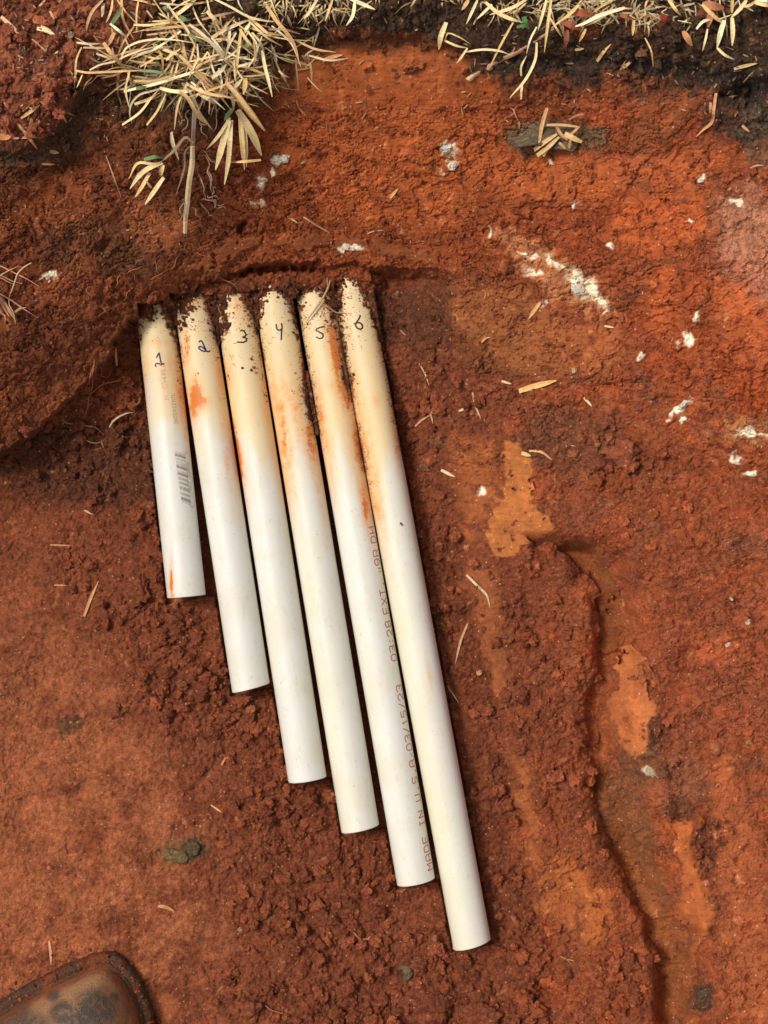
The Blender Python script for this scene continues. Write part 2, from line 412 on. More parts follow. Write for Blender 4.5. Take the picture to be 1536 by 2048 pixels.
    # ---------------- pipes: clear room below them, soil banked on their upper ends
    zone = (V > 480) & (V < 1960) & (U > 200) & (U < 1050)
    z_ax = ZC * 1000; Rm = R_PIPE * 1000
    jU = U + 9 * perlin(U / 13, V / 11, 81) * sstep(800, 620, V) + 3 * perlin(U / 13, V / 11, 81) + 4.5 * perlin(U / 5, V / 5, 82)
    small = 0.347 * (0.5 * L12 + 0.6 * L7)
    hz = h.copy()
    headv = np.interp(U, [c[0][1] * .5 + c[0][2] * .5 for c in COV], [c[0][0] for c in COV])
    dl_, sl_ = seg_dist(U + 0 * V, V, LIP)
    bs = sstep(-3.2, -1.2, (U - ctr(0, V)) / RPX) * sstep(2.6, 1.0, (U - ctr(5, V)) / RPX)
    bank = bs * sstep(headv + 70, headv + 6, V) * (V > 500) * (sl_ > 0) * sstep(headv - 40, headv - 8, V)
    hz = np.where(bank > 0, np.maximum(hz, (z_ax + Rm - 3 + 2.2 * small + 2 * fbm(U, V, 24, 2, 139)) * bank), hz)
    T = [(U - ctr(i, V)) * cosang(i) / RPX for i in range(6)]
    covered_any = np.zeros(shp, bool)
    for i, p in enumerate(PIPES):
        tab = np.array(COV[i], float)
        vj = V + 12 * perlin(U / 8, V / 14, 83)
        xl = np.interp(vj, tab[:, 0], tab[:, 1]); xr = np.interp(vj, tab[:, 0], tab[:, 2])
        xl = np.where(xl < 200, NA, xl); xr = np.where(xr > 900, NB, xr)
        t = T[i]
        on = np.abs(t) < 1.12; onh = (np.abs(t) < 1.03) & (V > tab[0, 0] - 2)
        inlen = (V > p['vT'] - 44) & (V < p['vB'] + 9 - 8 * t)
        cov = on & (((jU < xl) | (jU > xr)) | (vj < tab[0, 0])) & (V < tab[-1, 0] + 3)
        surf = z_ax + Rm * np.sqrt(np.clip(1 - t * t, 0, 1))
        hz = np.where(zone & np.where(V < 720, onh, on) & inlen & ~cov, np.minimum(hz, -5), hz)
        hcov = np.maximum(surf + 0.5 + small, z_ax * 0.9 + 11 * sstep(715, 600, V) + small)
        hcov = np.where(V < 640, np.maximum(hcov, np.minimum(hz, surf + 9)), hcov)
        tp = sstep(p['vT'] - 40, p['vT'] - 20, V + 8 * perlin(U / 12, V / 12, 84))
        hcov = np.where(V < tab[0, 0] + 3, hz * (1 - tp) + tp * np.maximum(z_ax + Rm + .6 + 1.5 * small, hz), hcov)
        if i == 0: hcov = np.where(t < -.9, np.maximum(hcov, hz), hcov)
        if i == 5: hcov = np.where(t > .9, np.maximum(hcov, hz), hcov)
        hz = np.where(zone & cov & (V > p['vT'] - 44), hcov, hz)
        covered_any |= cov & zone & (V > p['vT'] - 44)
    for i in range(5):
        gap = (T[i] > 1.0) & (T[i + 1] < -1.0) & zone
        a = COV[i]; b = COV[i + 1]
        vr = np.array(a, float); vl = np.array(b, float)
        xr = np.interp(V, vr[:, 0], np.where(vr[:, 2] > 900, 9999, vr[:, 2]))
        xl = np.interp(V, vl[:, 0], np.where(vl[:, 1] < 0, -9999, vl[:, 1]))
        er = ctr(i, V) + RPX / cosang(i); el = ctr(i + 1, V) - RPX / cosang(i + 1)
        full = ((xr < er - 1) & (V < vr[-1, 0])) | ((xl > el + 1) & (V < vl[-1, 0])) 
        hi = V < max(COV[i][0][0], COV[i + 1][0][0]) + 4
        if i == 3: full = (V > 742) & (V < 872); hi = V < 598
        lim = min(PIPES[i]['vB'], PIPES[i + 1]['vB'])
        hz = np.where(gap & hi, np.maximum(hz, z_ax + Rm - 2 + 2 * small), hz)
        full = full & ~hi
        hz = np.where(gap & full, z_ax + 4 + 6 * sstep(690, 590, V) + small * 1.3, hz)
        hz = np.where(gap & ~full & ~hi & (V < lim), np.minimum(hz, -6 + 0.2 * small), hz)
    h = np.where(zone, hz, h)
    # ---------------- colours (material, plus painted recess shade at the pipe heads)
    def C(r, g, b): return np.array(lin(r, g, b))
    def mixc(col, m, c): return col * (1 - m[..., None]) + c * m[..., None]
    col = np.zeros(shp + (3,)) + C(140, 70, 44)
    n2 = fbm(wU, wV, 70, 5, 91, .6); n3 = fbm(wU, wV, 24, 4, 92, .6); n4 = fbm(U, V, 220, 3, 93)
    col = mixc(col, sstep(900, 1500, V) * (U < 700) * sstep(-.4, .3, n2 + (300 - U) / 900) * (1 - cr), C(178, 99, 63))
    wl_ = (1 - sstep(480, 640, V)) * sstep(350, 560, U)
    col = mixc(col, wl_, C(166, 78, 38))
    lw = sstep(1000, 900, V) * sstep(560, 380, U)
    col = mixc(col, lw, C(138, 70, 40))
    col = mixc(col, lw * sstep(.0, .5, n2), C(156, 82, 48))
    rt = sstep(960, 1240, U + 80 * n2)
    col = mixc(col, rt, C(172, 84, 48))
    col = mixc(col, rt * sstep(0.05, .4, n2) * 0.7, C(188, 86, 42))
    col = mixc(col, rt * sstep(0.1, .45, -n2) * 0.7, C(150, 86, 62))
    col = mixc(col, sstep(.15, .55, n3) * 0.35, C(178, 92, 56))
    col = mixc(col, sstep(.1, .5, -n3) * 0.35, C(92, 46, 28))
    col = mixc(col, cr * 0.4 * (V > 350), C(118, 58, 34))
    def cb(u, v, a, b, c, w=1.0, rot=0, k=.5):
        nonlocal col
        m = blob(u, v, a, b, 1, rot)
        m = sstep(.25, .75, m + k * n3) * w
        col = mixc(col, m, C(*c))
    cb(600, 640, 280, 70, (78, 42, 28), .8)              # dark crumbs between the pipe heads, with the shade of the recess painted in
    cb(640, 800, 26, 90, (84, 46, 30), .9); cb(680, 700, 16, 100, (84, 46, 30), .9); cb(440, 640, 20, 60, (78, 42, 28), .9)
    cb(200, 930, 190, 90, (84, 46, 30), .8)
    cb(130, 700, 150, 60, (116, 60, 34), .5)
    cb(1500, 560, 60, 190, (214, 132, 104), .95)           # pinkish right side
    cb(1480, 450, 60, 60, (192, 128, 100), .6)
    cb(1500, 720, 60, 120, (190, 82, 36), .8)
    cb(1380, 640, 110, 130, (178, 78, 36), .6)
    cb(1250, 460, 160, 60, (168, 72, 34), .6)
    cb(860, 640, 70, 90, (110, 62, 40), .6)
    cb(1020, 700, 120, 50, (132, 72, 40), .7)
    cb(1140, 880, 90, 70, (120, 72, 50), .6)
    cb(1420, 1350, 130, 200, (160, 80, 52), .5)
    cb(1250, 1640, 50, 100, (134, 88, 54), .6, -.35)     # grey olive streak by the groove
    cb(1290, 1760, 26, 90, (134, 90, 56), .5, -.35)
    cb(1350, 1560, 60, 60, (150, 90, 64), .5)
    cb(330, 300, 90, 60, (116, 68, 42), .5); cb(130, 480, 50, 60, (110, 74, 52), .5); cb(260, 500, 60, 60, (92, 62, 44), .6)
    cb(365, 1700, 48, 30, (124, 90, 58), .7); cb(385, 1700, 20, 24, (62, 60, 48), .9)
    cb(140, 1450, 22, 20, (70, 56, 36), .7); cb(1405, 1995, 24, 30, (60, 52, 44), .85)
    cb(1365, 1620, 30, 26, (70, 48, 36), .5); cb(1420, 1680, 28, 50, (84, 50, 36), .6)
    cb(1310, 1470, 30, 40, (96, 60, 46), .6); cb(1275, 1525, 40, 40, (112, 78, 54), .6)
    # topsoil band below the turf
    top = sstep(-30, 12, turf_d) * sstep(100, 34, turf_d + 26 * n3 + 20 * n2)
    wR = 0.25 + 0.75 * sstep(780, 1000, U)
    topL = .7 * sstep(110, 30, turf_d) * sstep(-4, 4, turf_d) * sstep(560, 300, U)
    col = mixc(col, np.clip(top * wR, 0, 1) * (V < 330), C(66, 54, 46))
    col = mixc(col, top * (1 - wR) * (V < 330) * .9, C(96, 66, 46))
    col = mixc(col, topL * .8 * sstep(.55, .15, np.abs(n2)), C(72, 58, 44))
    fuzzy = sstep(-10, 30, turf_d - 60) * sstep(150, 70, turf_d) * (U > 560) * (V < 300)
    col = mixc(col, fuzzy * sstep(-.1, .3, n3) * .55, C(112, 74, 48))
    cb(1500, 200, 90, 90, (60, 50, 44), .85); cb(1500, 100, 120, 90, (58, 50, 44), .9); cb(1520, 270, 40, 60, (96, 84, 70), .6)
    tl = (turf_d < 0) * (V < 330)
    plate = tl * sstep(330, 220, U)
    col = mixc(col, tl * (1 - plate) * 1.0, C(70, 52, 40))
    col = mixc(col, plate, C(138, 72, 50))
    col = mixc(col, plate * sstep(.0, .4, n3), C(164, 88, 60))
    col = mixc(col, plate * sstep(.1, .4, -n3) * .7, C(74, 44, 34))
    cb(1290, 40, 50, 35, (126, 66, 46), .5); cb(1160, 55, 34, 22, (140, 66, 42), .7); cb(1430, 25, 30, 20, (150, 84, 60), .6)
    cb(1115, 275, 90, 34, (124, 98, 72), .8); cb(1080, 290, 50, 24, (112, 92, 66), .8); cb(1180, 268, 30, 18, (124, 98, 72), .7)
    cb(925, 1700, 0.1, .1, (0, 0, 0), 0)
    smooth_col = smooth_col * (1 + .22 * n3 + .16 * perlin(U / 40, V / 5, 141) + .12 * n2)[..., None]
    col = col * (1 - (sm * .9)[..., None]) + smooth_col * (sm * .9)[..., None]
    # white mineral, salmon blotches
    wh = np.zeros(shp)
    for (u, v, a, b, rot) in [(1166, 576, 46, 22, .7), (1190, 598, 22, 13, .5), (1150, 560, 20, 18, 0), (1120, 530, 40, 8, .6), (1060, 510, 22, 6, .2), (1080, 545, 10, 8, 0), (1095, 605, 14, 7, -.4), (1370, 808, 26, 6, -.8), (1352, 822, 16, 5, -.8), (898, 300, 17, 15, 0), (905, 330, 9, 9, 0), (882, 348, 6, 8, 0),
                              (560, 318, 16, 6, -.3), (545, 340, 7, 10, 0), (525, 370, 9, 16, 0), (515, 408, 14, 8, 0), (700, 495, 34, 6, 0), (1100, 600, 12, 9, 0), (1060, 545, 14, 10, 0), (1395, 630, 12, 8, -.9), (1375, 680, 12, 14, 0), (1213, 618, 8, 4, -.8),
                              (1403, 360, 8, 6, 0), (1102, 327, 8, 5, 0), (1275, 712, 6, 8, 0), (1155, 410, 7, 9, 0), (982, 462, 5, 8, 0), (95, 552, 18, 8, -.3), (1300, 1542, 14, 10, .4), (1500, 870, 36, 12, .3), (1470, 915, 16, 10, 0), (1500, 950, 10, 7, 0), (962, 985, 12, 6, 0),
                              (1362, 845, 8, 6, 0), (1225, 490, 8, 6, 0), (1380, 440, 9, 8, 0), (1475, 410, 14, 10, 0)]:
        c, s_ = math.cos(rot), math.sin(rot)
        x = (wU - u) * c + (wV - v) * s_; y = -(wU - u) * s_ + (wV - v) * c
        q = (x / a) ** 2 + (y / b) ** 2
        wh = np.maximum(wh, sstep(0.35, 1.0, np.exp(-q * .6) * (1 + (.45 if a > 40 else .9) * n3)))
    sal = blob(1105, 545, 120, 42, 1, .6)
    col = mixc(col, sstep(.3, .8, sal + .8 * n3) * .75, C(222, 140, 92))
    col = mixc(col, sstep(.5, .9, blob(1500, 860, 60, 40) + .6 * n3) * .6, C(200, 130, 84))
    col = mixc(col, np.clip(wh, 0, 1) * .9, C(255, 236, 214))
    gr = (col @ np.array([.3, .55, .15]))[..., None]
    col = col * .96 + gr * .04
    sm = np.maximum(sm, .85 * np.clip(wh, 0, 1))
    col = np.clip(col * np.array([1.07, 1.11, .98]), 0.005, 0.9)
    return h, col, sm, cr

# grid: dense in the frame, growing steps outwards to tens of metres
def axis(lo, hi, step, far):
    a = list(np.arange(lo, hi + step / 2, step))
    s = step; x = a[0]; left = []
    while x > -far: s *= 1.04 if s < 5 else 1.15; x -= s; left.append(x)
    s = step; x = a[-1]; right = []
    while x < far: s *= 1.04 if s < 5 else 1.15; x += s; right.append(x)
    return np.array(left[::-1] + a + right)
STEP = 1.55
AU = axis(-90, 1630, STEP, 120000); AV = axis(-70, 2130, STEP, 120000)
GRU, GRV = np.meshgrid(AU, AV)
Hmm, COL, SMM, CRM = height_and_masks(GRU, GRV)
def thw(u, v):
    """terrain height in metres at photo pixel"""
    return bil(AU, AV, Hmm, np.asarray(u, float), np.asarray(v, float)) / 1000

def new_mat(name):
    m = bpy.data.materials.new(name); m.use_nodes = True
    return m, m.node_tree.nodes, m.node_tree.links, m.node_tree.nodes['Principled BSDF']
def nnode(N, typ, **kw):
    n = N.new(typ)
    for k, v in kw.items():
        if k in n.inputs: n.inputs[k].default_value = v
        else: setattr(n, k, v)
    return n
def noise(N, L, vec, scale, detail=3, rough=.55, dist=0):
    n = N.new('ShaderNodeTexNoise'); n.inputs['Scale'].default_value = scale; n.inputs['Detail'].default_value = detail
    n.inputs['Roughness'].default_value = rough; n.inputs['Distortion'].default_value = dist
    L.new(vec, n.inputs['Vector']); return n.outputs['Fac']
def maprange(N, L, val, a, b, c, d):
    n = N.new('ShaderNodeMapRange'); L.new(val, n.inputs['Value'])
    for k, x in zip(('From Min', 'From Max', 'To Min', 'To Max'), (a, b, c, d)): n.inputs[k].default_value = x
    return n.outputs['Result']
def mth(N, L, op, a, b=None):
    n = N.new('ShaderNodeMath'); n.operation = op
    for i, x in enumerate((a, b)):
        if x is None: continue
        if isinstance(x, (int, float)): n.inputs[i].default_value = x
        else: L.new(x, n.inputs[i])
    return n.outputs[0]
def mixrgb(N, L, fac, a, b, bt='MIX'):
    n = N.new('ShaderNodeMix'); n.data_type = 'RGBA'; n.blend_type = bt
    for sock, x in ((n.inputs[0], fac), (n.inputs[6], a), (n.inputs[7], b)):
        if isinstance(x, (int, float)): sock.default_value = x
        elif isinstance(x, tuple): sock.default_value = (*x[:3], 1)
        else: L.new(x, sock)
    return n.outputs[2]
def attr(N, name):
    n = N.new('ShaderNodeAttribute'); n.attribute_name = name; return n

def soil_material(name, has_sm=True, amp=1.0):
    m, N, L, B = new_mat(name)
    tc = N.new('ShaderNodeTexCoord').outputs['Object']
    c = attr(N, 'soil').outputs['Color']
    n1 = noise(N, L, tc, 260, 6, .65); n2 = noise(N, L, tc, 1100, 4, .7); n3 = noise(N, L, tc, 45, 5, .6)
    f1 = maprange(N, L, n1, .3, .7, .55, 1.5); f2 = maprange(N, L, n2, .28, .72, .58, 1.5)
    f3 = maprange(N, L, n3, .3, .7, .82, 1.18)
    if has_sm:
        sm = attr(N, 'sm').outputs['Fac']
        k = mth(N, L, 'SUBTRACT', 1.0, mth(N, L, 'MULTIPLY', sm, .55))
        f1 = mth(N, L, 'ADD', 1.0, mth(N, L, 'MULTIPLY', mth(N, L, 'SUBTRACT', f1, 1.0), k))
        f2 = mth(N, L, 'ADD', 1.0, mth(N, L, 'MULTIPLY', mth(N, L, 'SUBTRACT', f2, 1.0), k))
    f = mth(N, L, 'MULTIPLY', mth(N, L, 'MULTIPLY', f1, f2), f3)
    if amp != 1: f = mth(N, L, 'ADD', 1 - amp, mth(N, L, 'MULTIPLY', f, amp))
    cmb = N.new('ShaderNodeCombineColor')
    for i in range(3): L.new(f, cmb.inputs[i])
    c1 = mixrgb(N, L, 1.0, c, cmb.outputs[0], 'MULTIPLY')
    # warm tint drift between grains
    nh = noise(N, L, tc, 520, 3, .6)
    c2 = mixrgb(N, L, maprange(N, L, nh, .5, .75, 0, .35), c1, lin(186, 104, 64))
    # pale sand grains, dark grains
    vo = N.new('ShaderNodeTexVoronoi'); vo.inputs['Scale'].default_value = 420; L.new(tc, vo.inputs['Vector'])
    dots = mth(N, L, 'LESS_THAN', vo.outputs['Distance'], .24)
    sel = N.new('ShaderNodeSeparateColor'); L.new(vo.outputs['Color'], sel.inputs[0])
    pale = mth(N, L, 'MULTIPLY', dots, mth(N, L, 'GREATER_THAN', sel.outputs[0], .93))
    dark = mth(N, L, 'MULTIPLY', dots, mth(N, L, 'LESS_THAN', sel.outputs[0], .06))
    c3 = mixrgb(N, L, mth(N, L, 'MULTIPLY', pale, .75), c2, lin(226, 170, 130))
    c4 = mixrgb(N, L, mth(N, L, 'MULTIPLY', dark, .6), c3, lin(50, 26, 18))
    L.new(c4, B.inputs['Base Color'])
    B.inputs['Roughness'].default_value = .88
    B.inputs['Specular IOR Level'].default_value = .25
    bn = mth(N, L, 'ADD', mth(N, L, 'MULTIPLY', n1, 1.2), mth(N, L, 'MULTIPLY', n2, .8))
    bp = N.new('ShaderNodeBump'); bp.inputs['Distance'].default_value = .0022
    L.new(bn, bp.inputs['Height'])
    if has_sm:
        L.new(mth(N, L, 'SUBTRACT', 1.0, mth(N, L, 'MULTIPLY', sm, .7)), bp.inputs['Strength'])
    else: bp.inputs['Strength'].default_value = .9
    L.new(bp.outputs[0], B.inputs['Normal'])
    return m
M_SOIL = soil_material('red_clay_soil')
M_CRUMB = soil_material('soil_crumb', False)
M_WHITE = soil_material('white_mineral', False, .3)

def build_ground():
    nv, nu = GRU.shape
    V3 = P(GRU, GRV, Hmm / 1000).reshape(-1, 3)
    idx = np.arange(nv * nu).reshape(nv, nu)
    F = np.stack([idx[1:, :-1], idx[1:, 1:], idx[:-1, 1:], idx[:-1, :-1]], -1).reshape(-1, 4)
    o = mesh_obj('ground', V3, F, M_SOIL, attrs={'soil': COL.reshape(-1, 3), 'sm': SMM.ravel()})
    tag(o, 'red clay ground of the dug pit with scraped walls and a crumbly floor', 'ground', kind='structure')
build_ground()

# ------------------------------------------------------------------ rocks and crumbs
def ico(sub):
    import bmesh
    bm = bmesh.new(); bmesh.ops.create_icosphere(bm, subdivisions=sub, radius=1)
    V = np.array([v.co[:] for v in bm.verts]); F = np.array([[v.index for v in f.verts] for f in bm.faces]); bm.free()
    return V, F
ICO = {k: ico(k) for k in (1, 2, 3, 4)}
def n3d(p, f, seed):
    return (perlin(p[:, 0] * f + 7.1, p[:, 1] * f + p[:, 2] * f * .7, seed) + perlin(p[:, 1] * f + 3.3, p[:, 2] * f - p[:, 0] * f * .6, seed + 1)) * .5
def rock_shape(sub, seed, rough=.35, flat=.75, facets=5):
    g = np.random.default_rng(seed)
    V, F = ICO[sub]; V = V.copy()
    for _ in range(facets):       # cut flats
        n = g.normal(size=3); n /= np.linalg.norm(n); d = .5 + .3 * g.random()
        k = V @ n; V = V - np.outer(np.maximum(k - d, 0) * .9, n)
    V = V * (1 + rough * .8 * n3d(V, 1.6, seed)[:, None] + rough * .55 * n3d(V, 3.7, seed + 9)[:, None] + rough * .4 * n3d(V, 8.5, seed + 5)[:, None] + rough * .25 * n3d(V, 19, seed + 6)[:, None])
    V *= np.array([1, .7 + .3 * g.random(), flat])
    return V, F

def scatter_crumbs():
    g = np.random.default_rng(77)
    n = 66000
    u = g.uniform(-20, 1556, n); v = g.uniform(-20, 2068, n)
    iu = np.clip(np.searchsorted(AU, u), 0, len(AU) - 1); iv = np.clip(np.searchsorted(AV, v), 0, len(AV) - 1)
    cr = CRM[iv, iu]; sm = SMM[iv, iu]
    w = np.where(cr > .25, cr, 0.07) * (1 - .93 * sm)
    clump = sstep(-.5, .4, fbm(u, v, 60, 2, 201))
    keep = g.random(n) < w * .5 * (.12 + .88 * clump)
    # none on the pipes here
    for i, p in enumerate(PIPES):
        t = (u - ctr(i, v)) * cosang(i) / RPX
        keep &= ~((np.abs(t) < 1.1) & (v > 700) & (v < p['vB'] + 14))
        keep &= ~((np.abs(t) < 1.05) & (v > p['vT'] - 8) & (v <= 700) & (thw(u, v) < .010))
    for i in range(5):
        keep &= ~(((u - ctr(i, v)) > 0) & ((u - ctr(i + 1, v)) < 0) & (v < PIPES[i]['vB']) & (v > 600) & (thw(u, v) < .012))
    keep &= ~((u < 200) & (v > 1960)) & ~((u < 300) & (v > 1920) & (v - 1920 > (u - 215) * 1.2) & (v - 1920 > (215 - u) * .52))
    u, v, cr = u[keep], v[keep], cr[keep]; m = len(u)
    r = (1.25 + 10.5 * g.random(m) ** 6 * (.3 + cr)) * (.8 + .5 * (cr > .5))
    r *= np.where((v > 540) & (v < 760) & (u > 260) & (u < 800), .75, 1)
    shapes1 = [rock_shape(1, 300 + k, .6, .8, 4) for k in range(14)]
    shapes2 = [rock_shape(2, 330 + k, .75, .8, 6) for k in range(14)]
    shapes3 = [rock_shape(3, 360 + k, .85, .75, 8) for k in range(14)]
    Vs, Fs, Cs = [], [], []; off = 0
    base = COL[np.clip(np.searchsorted(AV, v), 0, len(AV) - 1), np.clip(np.searchsorted(AU, u), 0, len(AU) - 1)]
    zz = thw(u, v)
    for k in range(m):
        S, F = (shapes3 if r[k] > 5.5 else shapes2 if r[k] > 2.3 else shapes1)[int(g.integers(14))]
        a = g.random() * 6.283; c, s = math.cos(a), math.sin(a)
        b = (g.random() - .5) * 1.6; cb_, sb = math.cos(b), math.sin(b)
        R = np.array([[c, -s, 0], [s, c, 0], [0, 0, 1]]) @ np.array([[cb_, 0, sb], [0, 1, 0], [-sb, 0, cb_]])
        rm = r[k] * .000347
        Vs.append(S @ R.T * rm + P(u[k], v[k], zz[k] + rm * .35)); Fs.append(F + off); off += len(S)
        Cs.append(np.tile(base[k] * (.72 + .7 * g.random()), (len(S), 1)))
    # crumbs stuck on the pipes: given spots and random ones along the soil edges
    spots = [(485, 736, 3.2), (508, 735, 4.2), (503, 740, 3), (512, 745, 2.6), (503, 718, 3), (458, 752, 3), (460, 757, 2.4), (391, 652, 1.6), (393, 742, 1.6), (392, 725, 1.3), (470, 645, 1.2), (471, 855, 3.5), (474, 865, 3), (468, 850, 2.4), (651, 641, 3.2), (660, 651, 2.4),
             (686, 641, 2.4), (708, 749, 4.0), (604, 860, 1.6), (802, 1047, 3.0), (804, 1050, 2.2), (360, 735, 2), (355, 742, 1.8), (548, 578, 4), (556, 583, 3.5), (541, 577, 3), (556, 594, 3), (604, 792, 2), (584, 782, 1.8), (588, 787, 1.5), (392, 750, 2.6), (397, 747, 2.2), (533, 792, 2.6), (534, 803, 2), (529, 790, 2)]
    for i in range(6):
        tab = np.array(COV[i], float)
        for q_ in range(420):
            vv = g.uniform(tab[0, 0] - 4, 900 if i > 2 else 800) if q_ < 230 else tab[0, 0] + abs(g.normal()) * 32
            side = g.choice([-1, 1]); xl, xr = np.interp(vv, tab[:, 0], tab[:, 1]), np.interp(vv, tab[:, 0], tab[:, 2])
            e0 = ctr(i, vv) - RPX * .97; e1 = ctr(i, vv) + RPX * .97
            xl = max(xl, e0); xr = min(xr, e1); xl = e0 if xl > 5000 else xl
            uu = (xl + abs(g.normal()) * 6) if side < 0 else (xr - abs(g.normal()) * 6)
            if vv > tab[-1, 0] + 20 and g.random() < .7: continue
            spots.append((uu, vv, .55 + 1.3 * g.random() ** 2.5 if q_ < 230 else .7 + 3.2 * g.random() ** 3))
    for i in range(6):
        tab = np.array(COV[i], float)
        for q_ in range(26):
            vv = tab[0, 0] + abs(g.normal()) * 40 - 4; sd_ = g.choice([-1, 1])
            e0 = max(np.interp(vv, tab[:, 0], tab[:, 1]), ctr(i, vv) - RPX * .95); e1 = min(np.interp(vv, tab[:, 0], tab[:, 2]), ctr(i, vv) + RPX * .95)
            spots.append(((e0 if sd_ < 0 else e1) + g.normal() * 2.5, vv, 2.2 + 3.6 * g.random() ** 2))
    # crumbs fallen on and against the boot sole
    bo = [(-60, 2036), (0, 2006), (90, 1956), (155, 1926), (213, 1910), (252, 1932), (284, 1982), (303, 2040), (304, 2080)]
    for q_ in range(520):
        k_ = int(g.integers(len(bo) - 1)); f_ = g.random(); off_ = g.normal() * 10 + 1
        (ax_, ay_), (bx_, by_) = bo[k_], bo[k_ + 1]; L_ = math.hypot(bx_ - ax_, by_ - ay_); nx_, ny_ = (by_ - ay_) / L_, -(bx_ - ax_) / L_
        uu, vv = ax_ + (bx_ - ax_) * f_ + nx_ * off_, ay_ + (by_ - ay_) * f_ + ny_ * off_
        z = .0158 if off_ < -2 else float(thw(uu, vv)); rm = (.8 + 4.2 * g.random() ** 3) * .000347
        if off_ > -2 and off_ < 3: z = g.uniform(.004, .014)
        S, F = shapes2[int(g.integers(14))]
        Vs.append(S * rm + P(uu, vv, z + rm * .2)); Fs.append(F + off); off += len(S)
        Cs.append(np.tile(np.array(lin(150, 82, 54)) * (.6 + .8 * g.random()), (len(S), 1)))
    for (uu, vv, rr) in spots:
        ts = [(abs((uu - ctr(i, vv)) * cosang(i) / RPX), i) for i in range(6)]; t, i = min(ts)
        if t > .99: continue
        z = ZC + R_PIPE * math.sqrt(1 - t * t)
        S, F = (shapes2 if rr > 1.6 else shapes1)[int(g.integers(14))]
        rm = rr * .000347
        Vs.append(S * np.array([1, 1, .6]) * rm + P(uu, vv, z + rm * .2)); Fs.append(F + off); off += len(S)
        Cs.append(np.tile(np.array(lin(128, 72, 44)) * (.6 + .8 * g.random()), (len(S), 1)))
    o = mesh_obj('soil_crumbs', np.concatenate(Vs), np.concatenate(Fs), M_CRUMB, smooth=False, attrs={'soil': np.concatenate(Cs)})
    tag(o, 'loose red clay crumbs strewn over the pit floor and the pipe heads', 'soil crumbs', kind='stuff')
    print('crumbs', m, 'faces', sum(len(f) for f in Fs))
scatter_crumbs()

def clod(u, v, a, b, rot, col, label, cat='clod', name='soil_clod', group=None, seed=1, flat=.7, rough=.4, sub=4, lift=.25, facets=5, mat=None, parent=None):
    S, F = rock_shape(sub, seed, rough, flat, facets)
    am, bm_ = a * .000347, b * .000347
    S = S / np.array([1, .85, 1]) * np.array([am, bm_, (am + bm_) / 2])
    c, s = math.cos(-rot), math.sin(-rot)
    R = np.array([[c, -s, 0], [s, c, 0], [0, 0, 1]])
    z = float(thw(u, v)); ctr_ = P(u, v, z + min(am, bm_) * lift)
    V = S @ R.T + ctr_
    g = 1 + .35 * n3d((V - ctr_) / am, 2.5, seed + 3)
    cl_ = np.array(lin(*col)) * np.array([1.1, 1.2, 1.15])
    if name == 'soil_clod': cl_ = .5 * cl_ + .5 * COL[np.searchsorted(AV, v), np.searchsorted(AU, u)]
    if name == 'mineral_nodule': cc = np.array(lin(*col)); k_ = sstep(.05, .4, n3d((V - ctr_) / am, 3.5, seed + 4))[:, None] * .25
    o = mesh_obj(name, V, F, mat or M_CRUMB, attrs={'soil': np.clip(np.outer(g, cl_) if name != 'mineral_nodule' else cc * (1 - k_) + np.array(lin(178, 104, 74)) * k_, .004, .9)}, loc=tuple(ctr_))
    if parent is None: tag(o, label, cat, group)
    return o
